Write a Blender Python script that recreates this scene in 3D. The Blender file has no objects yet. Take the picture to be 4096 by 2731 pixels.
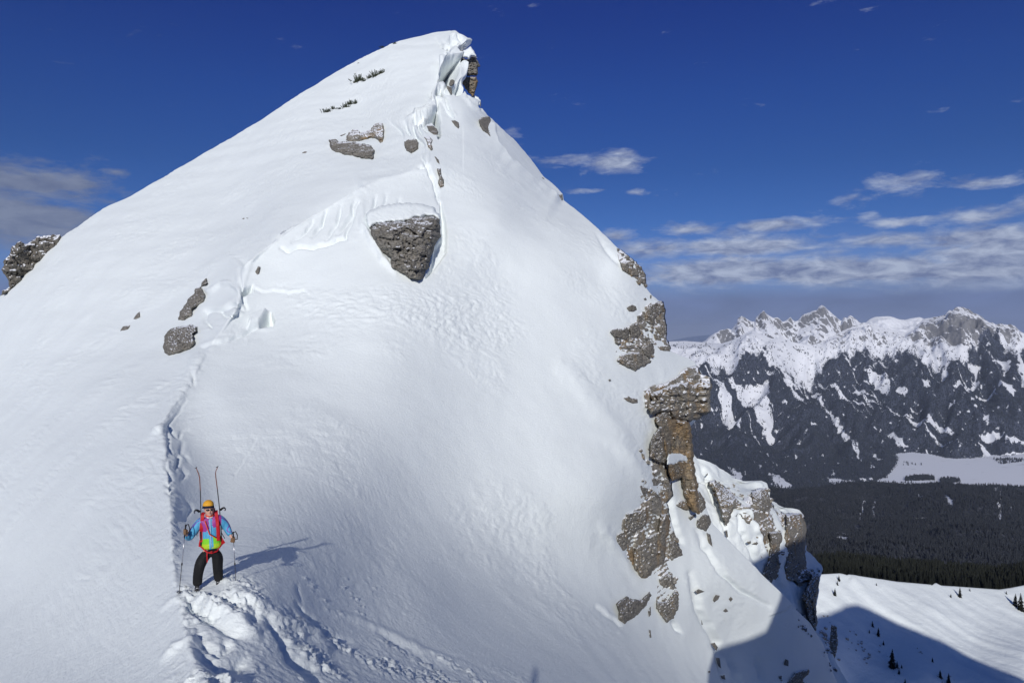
import bpy, bmesh, math, random
import numpy as np
from mathutils import Vector, Matrix
from mathutils.geometry import delaunay_2d_cdt
F = 2731.0; CX = 2048.0; CY = 1365.0
C = bpy.context.scene.collection
SUN = np.array([0.0454, 1.0, -0.4976]); SUN = SUN/np.linalg.norm(SUN)   # direction sunlight travels

def P(u, v, D):
    u = np.asarray(u, float); v = np.asarray(v, float); D = np.asarray(D, float)
    return np.stack(np.broadcast_arrays((u-CX)/F*D, D, (CY-v)/F*D), -1)

# ---------- numpy noise ----------
_rng = np.random.RandomState(7)
_perm = np.tile(_rng.permutation(256), 3)
_g = _rng.normal(size=(256, 3)); _g /= np.linalg.norm(_g, axis=1)[:, None]
def noise(p):
    p = np.asarray(p, float); i = np.floor(p).astype(np.int64); f = p-i; i &= 255
    w = f*f*f*(f*(f*6-15)+10); out = 0
    for dx in (0, 1):
        for dy in (0, 1):
            for dz in (0, 1):
                h = _perm[_perm[_perm[i[..., 0]+dx]+i[..., 1]+dy]+i[..., 2]+dz]
                g = _g[h]
                d = g[..., 0]*(f[..., 0]-dx)+g[..., 1]*(f[..., 1]-dy)+g[..., 2]*(f[..., 2]-dz)
                ww = (w[..., 0] if dx else 1-w[..., 0])*(w[..., 1] if dy else 1-w[..., 1])*(w[..., 2] if dz else 1-w[..., 2])
                out = out+ww*d
    return out*1.6
def fbm(p, octv=4, gain=.5, lac=2.03):
    a = 1; s = 0; p = np.asarray(p, float)
    for k in range(octv):
        s = s+a*noise(p+k*17.3); p = p*lac; a *= gain
    return s
def ridged(p, octv=4, gain=.5):
    a = 1; s = 0; p = np.asarray(p, float)
    for k in range(octv):
        s = s+a*(1-2*np.abs(noise(p+k*9.1))); p = p*2.07; a *= gain
    return s
def billow(p, octv=4, gain=.5):
    a = 1; s = 0; p = np.asarray(p, float)
    for k in range(octv):
        s = s+a*(2*np.abs(noise(p+k*5.7))); p = p*2.07; a *= gain
    return s
_jit = _rng.rand(256, 3); _val = _rng.rand(256)
def worley(p):
    """returns F1, F2, cell value"""
    p = np.asarray(p, float); i = np.floor(p).astype(np.int64); sh = p.shape[:-1]
    F1 = np.full(sh, 9.); F2 = np.full(sh, 9.); V = np.zeros(sh)
    for dx in (-1, 0, 1):
        for dy in (-1, 0, 1):
            for dz in (-1, 0, 1):
                c = i+np.array([dx, dy, dz]); m = c & 255
                h = _perm[_perm[_perm[m[..., 0]]+m[..., 1]]+m[..., 2]]
                q = c+_jit[h]; d = np.sqrt(((q-p)**2).sum(-1))
                new = d < F1
                F2 = np.where(new, F1, np.minimum(F2, d)); V = np.where(new, _val[h], V); F1 = np.where(new, d, F1)
    return F1, F2, V
def sstep(a, b, x):
    t = np.clip((np.asarray(x, float)-a)/(b-a), 0, 1); return t*t*(3-2*t)
def tps(pts):
    """thin-plate spline of inverse distance over image direction"""
    pts = np.array(pts, float); X = pts[:, :2]/1000.; w = 1/pts[:, 2]; n = len(X)
    def U(r2): return np.where(r2 > 1e-12, r2*np.log(np.maximum(r2, 1e-12)), 0)
    K = U(((X[:, None]-X[None])**2).sum(-1))+1e-4*np.eye(n)*0.0
    A = np.zeros((n+3, n+3)); A[:n, :n] = K; A[:n, n] = 1; A[:n, n+1:] = X; A[n, :n] = 1; A[n+1:, :n] = X.T
    s = np.linalg.solve(A, np.concatenate([w, [0, 0, 0]]))
    def f(u, v):
        u = np.asarray(u, float)/1000.; v = np.asarray(v, float)/1000.; r = s[n]+s[n+1]*u+s[n+2]*v
        for k in range(n):
            r = r+s[k]*U((u-X[k, 0])**2+(v-X[k, 1])**2)
        return r
    return f
def polyf(pts):      # piecewise-linear function through (t, value)
    a = np.array(pts, float); return lambda t: np.interp(t, a[:, 0], a[:, 1])
def inpoly(u, v, poly):
    poly = np.asarray(poly, float); r = np.zeros(np.shape(u), bool); n = len(poly)
    for k in range(n):
        x1, y1 = poly[k]; x2, y2 = poly[(k+1) % n]
        if y1 == y2: continue
        c = ((y1 > v) != (y2 > v)) & (u < (x2-x1)*(v-y1)/(y2-y1)+x1); r ^= c
    return r
def segdist(u, v, line, closed=False):
    """distance to polyline, parameter 0..1 along it, signed side"""
    line = np.asarray(line, float); n = len(line); best = np.full(np.shape(u), 1e9); side = np.zeros(np.shape(u)); tt = np.zeros(np.shape(u))
    m = n if closed else n-1
    for k in range(m):
        a = line[k]; b = line[(k+1) % n]; d = b-a; L = (d**2).sum()+1e-9
        t = np.clip(((u-a[0])*d[0]+(v-a[1])*d[1])/L, 0, 1)
        dd = np.hypot(u-a[0]-t*d[0], v-a[1]-t*d[1]); new = dd < best
        sd = np.sign(d[0]*(v-a[1])-d[1]*(u-a[0]))
        side = np.where(new, sd, side); tt = np.where(new, (k+t)/m, tt); best = np.where(new, dd, best)
    return best, tt, side
# ---------- mesh / object helpers ----------
def mesh_np(name, co, faces, mats=(), smooth=True, mi=None, attrs=None):
    """co (n,3); faces (m,4) or (m,3) arrays or list of such"""
    if not isinstance(faces, list): faces = [faces]
    faces = [np.asarray(f, np.int32) for f in faces if len(f)]
    me = bpy.data.meshes.new(name); co = np.asarray(co, np.float32)
    me.vertices.add(len(co)); me.vertices.foreach_set('co', co.ravel())
    tot = np.concatenate([np.full(len(f), f.shape[1], np.int32) for f in faces]); idx = np.concatenate([f.ravel() for f in faces])
    st = np.concatenate([[0], np.cumsum(tot)[:-1]]).astype(np.int32)
    me.loops.add(len(idx)); me.loops.foreach_set('vertex_index', idx)
    me.polygons.add(len(tot)); me.polygons.foreach_set('loop_start', st); me.polygons.foreach_set('loop_total', tot)
    for m in mats: me.materials.append(m)
    if mi is not None: me.polygons.foreach_set('material_index', np.asarray(mi, np.int32))
    me.polygons.foreach_set('use_smooth', np.full(len(tot), bool(smooth)))
    if attrs:
        for k, val in attrs.items():
            at = me.attributes.new(k, 'FLOAT', 'POINT'); at.data.foreach_set('value', np.asarray(val, np.float32).ravel())
    me.update(calc_edges=True); me.validate()
    return me
def link(name, data, parent=None, loc=None):
    o = bpy.data.objects.new(name, data); C.objects.link(o)
    if parent is not None: o.parent = parent
    if loc is not None: o.location = loc
    return o
def tag(o, label=None, cat=None, group=None, kind=None):
    if label: o['label'] = label
    if cat: o['category'] = cat
    if group: o['group'] = group
    if kind: o['kind'] = kind
    return o
def gridfaces(nr, nc, wrap=False):
    i = np.arange(nr*nc).reshape(nr, nc)
    a = i[:-1, :-1]; b = i[:-1, 1:]; c = i[1:, 1:]; d = i[1:, :-1]
    return np.stack([a, d, c, b], -1).reshape(-1, 4)
def obj_bm(name, bm, mat, parent=None, smooth=True, loc=None):
    me = bpy.data.meshes.new(name); bm.to_mesh(me); bm.free()
    for m in (mat if isinstance(mat, (list, tuple)) else [mat]): me.materials.append(m)
    me.polygons.foreach_set('use_smooth', [smooth]*len(me.polygons))
    return link(name, me, parent, loc)
# ---------- material helpers ----------
class NT:
    def __init__(s, nt): s.nt = nt; s.n = nt.nodes; s.l = nt.links; s.n.clear()
    def new(s, t, **kw):
        x = s.n.new(t)
        for k, v in kw.items():
            if hasattr(x, k): setattr(x, k, v)
            else: s.set(x.inputs[k.replace('_', ' ')], v)
        return x
    def set(s, sock, v):
        if hasattr(v, 'is_linked') or hasattr(v, 'links'): s.l.new(v, sock)
        else: sock.default_value = v
    def m(s, op, a, b=None, c=None, clamp=False):
        x = s.n.new('ShaderNodeMath'); x.operation = op; x.use_clamp = clamp; s.set(x.inputs[0], a)
        if b is not None: s.set(x.inputs[1], b)
        if c is not None: s.set(x.inputs[2], c)
        return x.outputs[0]
    def mix(s, f, a, b, blend='MIX'):
        x = s.n.new('ShaderNodeMix'); x.data_type = 'RGBA'; x.blend_type = blend
        s.set(x.inputs['Factor'], f); s.set(x.inputs[6], a); s.set(x.inputs[7], b); return x.outputs[2]
    def noise(s, vec, scale, detail=4, rough=.5, dist=0):
        x = s.n.new('ShaderNodeTexNoise'); s.set(x.inputs['Vector'], vec); x.inputs['Scale'].default_value = scale
        x.inputs['Detail'].default_value = detail; x.inputs['Roughness'].default_value = rough; x.inputs['Distortion'].default_value = dist
        return x.outputs['Fac']
    def voro(s, vec, scale, feature='F1', out='Distance'):
        x = s.n.new('ShaderNodeTexVoronoi'); x.feature = feature; s.set(x.inputs['Vector'], vec); x.inputs['Scale'].default_value = scale
        return x.outputs[out]
    def ramp(s, f, stops, interp='LINEAR'):
        x = s.n.new('ShaderNodeValToRGB'); s.set(x.inputs[0], f); cr = x.color_ramp; cr.interpolation = interp
        while len(cr.elements) < len(stops): cr.elements.new(.5)
        for e, (p, c) in zip(cr.elements, stops):
            e.position = p; e.color = (c, c, c, 1) if isinstance(c, (int, float)) else (*c[:3], 1)
        return x.outputs[0]
    def map(s, vec, scale=(1, 1, 1), rot=(0, 0, 0)):
        x = s.n.new('ShaderNodeMapping'); s.set(x.inputs['Vector'], vec); x.inputs['Scale'].default_value = scale; x.inputs['Rotation'].default_value = rot
        return x.outputs[0]
    def attr(s, name):
        x = s.n.new('ShaderNodeAttribute'); x.attribute_name = name; return x.outputs['Fac']
    def bump(s, h, strength=1, dist=.1, normal=None):
        x = s.n.new('ShaderNodeBump'); s.set(x.inputs['Height'], h); x.inputs['Strength'].default_value = strength; x.inputs['Distance'].default_value = dist
        if normal is not None: s.set(x.inputs['Normal'], normal)
        return x.outputs[0]
def material(name):
    m = bpy.data.materials.new(name); m.use_nodes = True; t = NT(m.node_tree)
    b = t.new('ShaderNodeBsdfPrincipled'); o = t.new('ShaderNodeOutputMaterial'); t.l.new(b.outputs[0], o.inputs[0])
    return m, t, b
def plain(name, col, rough=.6, var=.12, scale=8, metal=0, bump=0, spec=None):
    m, t, b = material(name); co = t.new('ShaderNodeTexCoord').outputs['Object']
    n = t.noise(co, scale, 4, .6)
    k = t.ramp(n, [(.3, 1-var), (.7, 1+var)])
    t.set(b.inputs['Base Color'], t.mix(1, (*col, 1), k, 'MULTIPLY')); b.inputs['Roughness'].default_value = rough; b.inputs['Metallic'].default_value = metal
    if spec is not None: b.inputs['Specular IOR Level'].default_value = spec
    if bump: t.set(b.inputs['Normal'], t.bump(n, 1, bump))
    return m
def snow_material(name, b1=.02, s1=6, aniso=(1, 1, 1), col=(.825, .875, .872), b2=.0, s2=1.2):
    m, t, b = material(name); co = t.new('ShaderNodeTexCoord').outputs['Object']
    v = t.map(co, aniso)
    h = t.m('ADD', t.m('MULTIPLY', t.noise(v, s1, 5, .62, .4), b1), t.m('MULTIPLY', t.noise(v, s2, 4, .6, .8), b2))
    t.set(b.inputs['Normal'], t.bump(h, 1, 1.0))
    k = t.ramp(t.noise(co, .35, 5, .6), [(.3, .96), (.7, 1.0)])
    t.set(b.inputs['Base Color'], t.mix(1, (*col, 1), k, 'MULTIPLY'))
    b.inputs['Roughness'].default_value = .55; b.inputs['Specular IOR Level'].default_value = .25
    return m
def rock_material(name, base=(.22, .205, .18), dark=(.09, .082, .072), ochre=0.0, snow=.25, snow_sl=.62, sc=1.0, snowoff=0.0):
    """weathered limestone: mottled greys, cracks, ochre streaks and snow lying on the ledges"""
    m, t, b = material(name); g = t.new('ShaderNodeTexCoord').outputs['Object']
    v = t.map(g, (1, 1, 2.2))
    n1 = t.noise(v, 1.1*sc, 6, .65, .6); n2 = t.noise(v, 5*sc, 6, .7, .3); n3 = t.noise(g, 22*sc, 4, .7)
    c = t.mix(t.ramp(n1, [(.32, 0), (.68, 1)]), (*dark, 1), (*base, 1))
    c = t.mix(t.ramp(n2, [(.35, 0), (.7, .75)]), c, (base[0]*1.55, base[1]*1.52, base[2]*1.46, 1))
    if ochre:
        o = t.ramp(t.m('ADD', t.noise(g, .45*sc, 3, .5, .5), t.m('MULTIPLY', n2, .25)), [(.66-ochre*.25, 0), (.80-ochre*.25, .8)])
        c = t.mix(o, c, (.36, .25, .135, 1))
    cr = t.voro(t.map(t.m('ADD', 0, 0) if False else v, (1, 1, 1.3)), 1.6*sc, 'DISTANCE_TO_EDGE')
    crk = t.ramp(t.m('ADD', cr, t.m('MULTIPLY', n2, .10)), [(.045, 0), (.10, 1)])
    c = t.mix(t.m('MULTIPLY', t.m('SUBTRACT', 1, crk), .75), c, (.04, .036, .032, 1))
    c = t.mix(t.ramp(n3, [(.34, .32), (.56, 0)]), c, (.05, .046, .042, 1))
    hgt = t.m('ADD', t.m('ADD', t.m('MULTIPLY', n2, .35), t.m('MULTIPLY', n3, .07)), t.m('MULTIPLY', crk, .10))
    geo = t.new('ShaderNodeNewGeometry'); sx = t.new('ShaderNodeSeparateXYZ'); t.l.new(geo.outputs['Normal'], sx.inputs[0])
    sn = t.m('ADD', t.m('ADD', sx.outputs[2], t.m('MULTIPLY', t.m('SUBTRACT', n2, .5), .35)), t.m('MULTIPLY', t.m('SUBTRACT', t.noise(t.map(g, (1, 1, 2.6)), .8*sc, 2, .5, .8), .5), 3.0*snow))
    mask = t.ramp(sn, [(snow_sl-.02, 0), (snow_sl+.03, 1)])
    c = t.mix(mask, c, (.85, .87, .9, 1))
    t.set(b.inputs['Base Color'], c); t.set(b.inputs['Roughness'], t.m('SUBTRACT', .9, t.m('MULTIPLY', mask, .3)))
    b.inputs['Specular IOR Level'].default_value = .2
    bn = t.new('ShaderNodeBump'); t.set(bn.inputs['Height'], hgt); bn.inputs['Distance'].default_value = .36/sc
    t.set(bn.inputs['Strength'], t.m('SUBTRACT', .9, t.m('MULTIPLY', mask, .75)))
    t.l.new(bn.outputs[0], b.inputs['Normal'])
    return m
# ================= main massif =================
ridge_u = polyf([(118, 1822), (130, 1822), (190, 1762), (198, 1800), (242, 1762), (279, 1752), (341, 1744), (409, 1723), (440, 1700), (472, 1640), (500, 1660), (560, 1700), (620, 1712),
                 (645, 1702), (692, 1618), (744, 1461), (854, 1252), (930, 1110), (1000, 1030), (1060, 985), (1130, 960), (1200, 960), (1255, 940), (1330, 880), (1400, 825), (1500, 775),
                 (1570, 735), (1650, 670), (1720, 640), (1800, 668), (2000, 680), (2200, 690), (2331, 700), (2400, 715), (2559, 752), (2731, 806), (3600, 1150)])
RID = [(1822,130,102),(1790,165,100),(1762,242,94),(1744,341,86),(1723,409,80),(1650,475,75),(1700,560,67),(1702,645,61),(1618,692,59),(1461,744,56.5),(1252,854,52.5),(1110,930,50),
       (1000,1040,47.5),(960,1150,45),(880,1330,40.5),(800,1440,37.5),(735,1570,33.5),(650,1700,29),(668,1850,24),(680,2000,20),(690,2200,16),(700,2331,14),(752,2559,11.2),(806,2731,9.4),(900,3000,6.8),(1050,3400,4.2)]
A_PTS = RID+[(0,1184,79),(261,940,82),(697,683,89),(1219,366,101),(1567,174,106),(1450,450,87),(900,850,68),(500,1100,61),(1000,900,59.5),(400,1400,50),(0,1500,62),(0,1800,44),
         (350,1700,36),(0,2000,35),(350,2000,25.5),(0,2331,26),(350,2331,18.6),(0,2731,15.8),(400,2731,12),(-700,1700,80),(-700,2731,24),(-300,3400,9),(500,3400,5.2)]
B_PTS = RID+[(790,2345,13.75),(950,2365,13.2),(1060,2400,13.3),(900,2230,15.6),(1225,2278,17.3),(1205,2132,20.2),(850,2050,21),(860,1800,27.2),(900,1600,32),
         (1500,2200,24.5),(1500,1950,29.2),(1500,1600,35.4),(1500,1300,41),(1500,1100,45.5),(1450,900,50.5),(1150,1150,45.5),(1050,1350,40.5),(1250,1800,29),(1100,1500,35.5),
         (1800,2300,28),(2100,2400,32),(2400,2500,36.5),(2600,2650,41),(1300,2731,12.2),(1700,2731,15.8),(2140,2731,21),(2400,2731,27),(1300,2450,16.0),(1000,2731,10.2),(1000,2500,12.2),(1700,2450,21.5),
         (2000,2000,37),(2000,1700,41.3),(2000,1400,46.3),(2000,1100,52),(2000,850,57.5),(1900,600,70),(1850,450,79),(1870,170,102),(1900,300,99),(1780,470,77),(1760,760,58.5),(1740,950,51.5),
         (2400,2000,43),(2400,1700,46.8),(2400,1400,52),(2400,1100,58.5),(2500,1010,62.5),(2250,880,65.5),(2070,680,77),(1960,465,88),(2250,770,87),(2120,639,91),
         (2700,1500,60),(2640,1280,62),(2830,1570,64),(2760,1800,61),(2560,1850,49),(2600,2200,50),(2900,2300,57),(2700,2450,50),(3150,2400,66),(2900,2620,58),(3250,2600,70),(3330,2731,74),
         (1300,3400,4.8),(2000,3400,7.5),(2800,3400,22),(3700,3500,60)]
fA = tps(A_PTS); fB = tps(B_PTS)
LEE = polyf([(118,0),(640,0),(700,.4),(900,.7),(1050,.7),(1120,.5),(1250,.7),(1400,.9),(1600,1.1),(1800,1.1),(2050,.8),(2230,.3),(2320,0),(4000,0)])
BLOBS = []   # (u, v, radius_u, radius_v, rot_deg, metres towards the camera)
def main_depth(u, v):
    u = np.asarray(u, float); v = np.asarray(v, float)
    r = ridge_u(v); r = r+4*noise(np.stack([v/45, 0*v, 0*v], -1))+1.2*noise(np.stack([v/11, 0*v, 0*v+5], -1)); wdt = 11+20*sstep(1300, 1100, v)*sstep(600, 680, v); t = sstep(-1, 1, (u-r)/wdt)
    t = np.where(v > 2300, sstep(-18, 18, u-r), t)
    D = 1/np.clip(fA(u, v)*(1-t)+fB(u, v)*t, 1/130., 1/2.)
    q = np.maximum(u-r, 0)      # the lee side falls away behind the crest
    return D+LEE(v)*(1-np.exp(-(q/75)**1.5))*np.exp(-q/300)
def mask_poly(u, v, poly, soft):
    d, _, _ = segdist(u, v, poly, True); i = inpoly(u, v, poly)
    return sstep(-soft, soft, np.where(i, d, -d))
R3 = lambda pts: [(400+x/1.47, 700+y/1.47) for x, y in pts]
R2 = lambda pts: [(1200+x/1.9125, 80+y/1.9125) for x, y in pts]
R4 = lambda pts: [(2200+x/1.568, 900+y/1.568) for x, y in pts]
R5 = lambda pts: [(2300+x/1.521, 1700+y/1.521) for x, y in pts]
R6 = lambda pts: [(2600+x/1.568, 1100+y/1.568) for x, y in pts]
R7 = lambda pts: [(3000+x/1.887, 1900+y/1.887) for x, y in pts]
RL = lambda pts: [(x/3.92, 850+y/3.92) for x, y in pts]
RS = lambda pts: [(1600+x/3.135, 100+y/3.135) for x, y in pts]     # summit zoom
RB = lambda pts: [(500+x/1.3067, 2100+y/1.3067) for x, y in pts]   # bottom zoom
RC = lambda pts: [(550+x/1.743, 1200+y/1.743) for x, y in pts]     # ridge zoom
# creases: (line, half width px, depth m (+ = into the snow), kind)  kind g: groove, s: step down on its right-hand side, fading over w*k
STROKES = [
 (R3([(1560,60),(1500,95),(1400,150),(1300,205),(1220,255),(1150,300),(1080,345),(1000,405),(930,460),(860,520),(830,550)]), 6, .55, 's', 9),
 (R3([(1560,60),(1400,150),(1220,250),(1100,335),(1000,405),(900,480)]), 4, 0.23, 'g', 0),
 (R3([(1520,160),(1440,370),(1350,400),(1250,430),(1180,420),(1110,445),(1060,430)]), 6, 0.37, 'g', 0),
 (R3([(1500,150),(1470,250),(1400,350)]), 7, 0.32, 'g', 0), (R3([(1420,180),(1390,280),(1330,380)]), 7, 0.28, 'g', 0),
 (R3([(1330,220),(1300,300),(1250,360)]), 7, 0.28, 'g', 0), (R3([(1250,270),(1210,340),(1130,390)]), 6, 0.23, 'g', 0),
 (R3([(1540,180),(1545,300),(1600,400),(1680,520),(1740,570)]), 12, -0.28, 'g', 0),
 (R3([(1760,150),(1740,200),(1780,230)]), 9, 0.37, 'g', 0), (R3([(1630,130),(1600,200)]), 8, 0.23, 'g', 0), (R3([(1690,110),(1660,200)]), 8, 0.18, 'g', 0),
 (R3([(820,550),(825,640),(835,690),(895,650),(890,680),(845,700),(850,750),(870,790)]), 5, 0.28, 'g', 0),
 (R3([(895,645),(960,680),(1020,670),(1110,690),(1200,670),(1260,710)]), 5, .10, 's', 4),
 (R3([(600,660),(640,690),(720,640),(780,640),(830,690)]), 8, -0.22, 'g', 0),
 (R3([(610,860),(620,800),(700,790),(780,760),(850,790)]), 8, 0.32, 'g', 0), (R3([(700,790),(740,830),(820,830)]), 6, 0.23, 'g', 0), (R3([(620,860),(660,900)]), 6, 0.28, 'g', 0),
 (R3([(770,965),(860,930),(930,890),(1020,870)]), 6, 0.25, 'g', 0),
 (R3([(580,1000),(700,975),(770,960),(860,935)]), 8, .12, 's', 4),
 (RC([(480,330),(440,370),(400,420),(380,490),(330,560),(290,640),(230,720),(120,880)]), 20, -.10, 'g', 0),
 (RC([(445,345),(440,380)]), 4, .07, 'g', 0), (RC([(385,500),(400,590)]), 6, .12, 'g', 0), (RC([(360,570),(380,600)]), 4, .06, 'g', 0),
 (RC([(340,700),(280,790),(215,870),(240,930),(290,960),(310,920),(350,905)]), 6, .09, 'g', 0),
 (RC([(100,920),(150,905),(200,880)]), 9, -.22, 'g', 0), (RC([(205,900),(215,980),(210,1040),(240,1060)]), 6, .09, 'g', 0),
 (RC([(240,1060),(290,1080),(280,1150),(265,1175)]), 6, .13, 'g', 0), (RC([(205,1070),(200,1170),(240,1250),(200,1290)]), 6, .10, 'g', 0),
 (RC([(300,1160),(340,1200),(300,1260)]), 8, .08, 'g', 0), (RC([(305,980),(310,1060),(360,1130)]), 8, .07, 'g', 0), (RC([(200,1290),(240,1300),(210,1340),(260,1360)]), 6, .10, 'g', 0),
 (RC([(840,960),(800,1030),(750,1110),(700,1190),(680,1230)]), 5, .035, 's', 6),
 (RC([(250,1380),(255,1568)]), 8, -.04, 'g', 0),
 (RC([(330,1380),(380,1450),(330,1520)]), 10, .06, 'g', 0),
 # summit cornices
 (RS([(450,170),(500,250),(580,290),(660,300),(700,290)]), 5, .5, 'g', 0), (RS([(500,210),(600,200),(640,240),(650,290)]), 5, .5, 'g', 0),
 (RS([(650,300),(640,240),(640,170),(700,95)]), 5, -.5, 'g', 0), (RS([(770,290),(790,240),(870,220)]), 5, -.5, 'g', 0), (RS([(700,120),(740,200),(770,280)]), 6, .5, 'g', 0),
 (RS([(690,300),(640,350),(580,410),(500,450),(490,520),(480,600),(480,680),(440,780),(400,860),(390,930),(340,1000),(280,1060),(180,1120),(40,1165)]), 4, .9, 's', 6),
 (RS([(520,560),(600,480),(700,440),(745,430)]), 5, 1.4, 's', 6), (RS([(720,480),(710,640)]), 5, -.6, 'g', 0), (RS([(800,700),(790,600),(760,510),(740,430)]), 6, -.7, 'g', 0),
 (RS([(500,680),(560,660),(600,740),(560,800),(600,860),(640,880)]), 5, .5, 'g', 0), (RS([(520,760),(560,880),(600,1000),(640,1100)]), 6, .5, 'g', 0),
 (RS([(740,740),(780,800),(830,850),(900,930),(1000,1050),(1120,1140)]), 7, .3, 'g', 0), (RS([(750,780),(800,860),(880,960),(960,1060),(1060,1110)]), 9, -.3, 'g', 0),
 (RS([(140,1170),(250,1150),(330,1120),(400,1080),(460,1050)]), 5, 1.0, 's', 5), (RS([(430,1060),(470,1120),(500,1220)]), 7, .6, 'g', 0),
 (RS([(150,1180),(160,1300),(200,1400),(300,1500)]), 6, .4, 'g', 0), (RS([(220,1180),(240,1300),(290,1400)]), 6, .35, 'g', 0), (RS([(280,1160),(300,1260),(340,1340)]), 6, .35, 'g', 0),
 (RS([(60,1200),(70,1300),(160,1420)]), 8, .4, 'g', 0), (RS([(450,850),(470,960),(480,1080)]), 6, .6, 'g', 0),
 (RS([(520,880),(600,1040),(700,1160)]), 8, .35, 's', 5),
 (RS([(1010,950),(1010,1030)]), 6, .5, 'g', 0),
 (R2([(690,780),(760,840),(790,900)]), 7, .3, 'g', 0), (R2([(930,1060),(980,1120),(1040,1280),(1060,1400)]), 7, .35, 'g', 0), (R2([(900,1120),(960,1130)]), 6, .3, 'g', 0),
 (R2([(1455,745),(1500,960),(1600,1090),(1720,1190),(1850,1290),(2015,1385)]), 6, -.8, 's', 14),
 # right face folds
 (R4([(0,860),(60,880),(150,960),(230,1060),(330,1180),(430,1290),(500,1400),(560,1568)]), 42, -.22, 'g', 0),

 (R4([(300,70),(360,160),(440,250)]), 9, .25, 'g', 0),
 (R5([(150,560),(170,640),(250,740),(330,880),(440,1000)]), 20, -.14, 'g', 0),
 (R5([(40,0),(200,80),(330,200),(440,360),(440,480)]), 26, -.14, 'g', 0), (R5([(120,1080),(220,1160),(300,1220)]), 9, 0.12, 's', 5),
 (R5([(570,340),(575,430),(600,560),(650,720)]), 9, .6, 'g', 0), (R5([(440,400),(540,530)]), 8, .3, 'g', 0),
 (R5([(740,640),(800,760),(880,880),(1000,1000),(1180,1100)]), 9, .4, 'g', 0), (R5([(1180,1165),(1240,1140),(1290,1120),(1310,1090)]), 5, 0.15, 's', 5),
 (R5([(700,900),(760,1130),(850,1300),(900,1500)]), 14, .5, 'g', 0), (R5([(590,1190),(640,1260)]), 7, .4, 'g', 0),
 (R5([(1100,1420),(1150,1568)]), 12, .4, 'g', 0), (R5([(930,1400),(1000,1568)]), 14, .4, 'g', 0),
]
DENTS = [(RS([(505,560),(540,500),(600,462),(680,440),(735,440),(752,480),(720,500),(712,640),(690,700),(640,735),(600,745),(560,700),(500,690),(490,620)]), 3, 4.0),
 (RS([(640,770),(700,760),(745,745),(790,800),(795,850),(710,885),(655,850)]), 3, 2.2), (RS([(450,850),(470,790),(520,790),(552,872),(520,886)]), 3, 2.0), (RS([(300,1185),(430,1100),(465,1055),(510,1215),(455,1285),(400,1200),(310,1235)]), 3, 2.6),
 (RS([(720,300),(760,290),(790,310),(760,340),(720,340)]), 3, 2.5), (RS([(650,260),(700,280),(690,305),(650,295)]), 3, 1.5),
 (RS([(460,1260),(500,1240),(510,1400),(480,1420)]), 4, 1.0), (RS([(750,760),(830,830),(820,840),(745,790)]), 3, 1.5),
 (R3([(2003,160),(2030,260),(2037,330),(2037,450),(1960,560),(1918,600),(1950,545),(1970,420),(2012,365)]), 5, .5),
 (R3([(940,880),(960,860),(985,812),(1002,815),(1026,860),(1010,886),(960,893)]), 5, .9), (R3([(840,690),(890,650),(896,660),(860,695)]), 3, .6)]
LIPS = [(RS([(500,450),(580,400),(640,345),(690,300),(748,400),(750,440),(690,435),(600,458),(540,498),(505,555)]), 6, .8), (RS([(640,240),(700,110),(790,160),(872,215),(860,280),(780,290),(720,295),(650,260)]), 8, .6),
 (RS([(180,1110),(330,1060),(440,950),(470,1030),(430,1095),(300,1180),(250,1150),(190,1160)]), 7, .45), (R3([(880,840),(975,800),(990,808),(960,858),(935,882),(870,900)]), 6, .4), (RS([(745,490),(790,560),(800,690),(770,735),(715,740),(712,640)]), 7, .8)]
# trench cut by skis below the skier (bottom of the picture)
TRACKS = [
 (RB([(300,385),(350,420),(430,470),(520,530),(600,570),(700,620)]), 20, .20, 'g', 0), (RB([(330,370),(430,400),(520,440),(600,470)]), 20, -.15, 'g', 0),
 (RB([(480,360),(560,400),(640,430)]), 12, .14, 'g', 0), (RB([(590,350),(640,380),(700,400),(720,430)]), 16, -.12, 'g', 0),
 (RB([(650,440),(700,480),(690,420)]), 16, .20, 'g', 0), (RB([(740,440),(770,520),(820,600),(870,700),(960,780),(1020,825)]), 16, .22, 'g', 0),
 (RB([(560,440),(600,500),(640,560),(740,560)]), 26, -.16, 'g', 0), (RB([(740,440),(820,490),(900,520),(1000,560),(1020,620)]), 18, -.12, 'g', 0),
 (RB([(380,540),(420,620),(500,660),(540,640),(520,600)]), 14, .16, 'g', 0), (RB([(340,640),(420,680),(500,740),(620,720),(640,790)]), 24, .22, 'g', 0),
 (RB([(960,480),(1010,540),(1100,590),(1180,610)]), 10, .14, 'g', 0), (RB([(890,400),(930,460),(970,490)]), 7, .10, 'g', 0),
 (RB([(900,310),(900,350),(930,400)]), 6, .06, 'g', 0),
 (RB([(1050,440),(1130,470),(1200,490),(1330,540),(1440,590),(1560,650),(1700,690),(1850,740),(2000,790)]), 12, -.08, 'g', 0),
 (RB([(1330,560),(1460,620),(1560,700),(1700,760)]), 12, .07, 'g', 0), (RB([(1600,640),(1800,720),(2000,800)]), 12, .06, 'g', 0),
 (RB([(1330,560),(1460,640),(1500,700)]), 8, .06, 'g', 0),
 (RB([(880,670),(960,650),(1040,650),(1080,700)]), 22, -.13, 'g', 0), (RB([(900,700),(1000,760)]), 12, .14, 'g', 0),
 (RB([(200,700),(260,640),(340,600)]), 14, -.15, 'g', 0), (RB([(190,440),(250,390),(310,380)]), 10, -.08, 'g', 0),
]
DEBRIS = RB([(262,300),(340,290),(420,330),(560,250),(680,260),(720,330),(740,400),(860,440),(1010,520),(1160,600),(1320,580),(1500,650),(1700,690),(2100,790),(2300,900),(2300,1100),(100,1100),(180,825),(215,730),(330,600),(300,400)])
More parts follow.
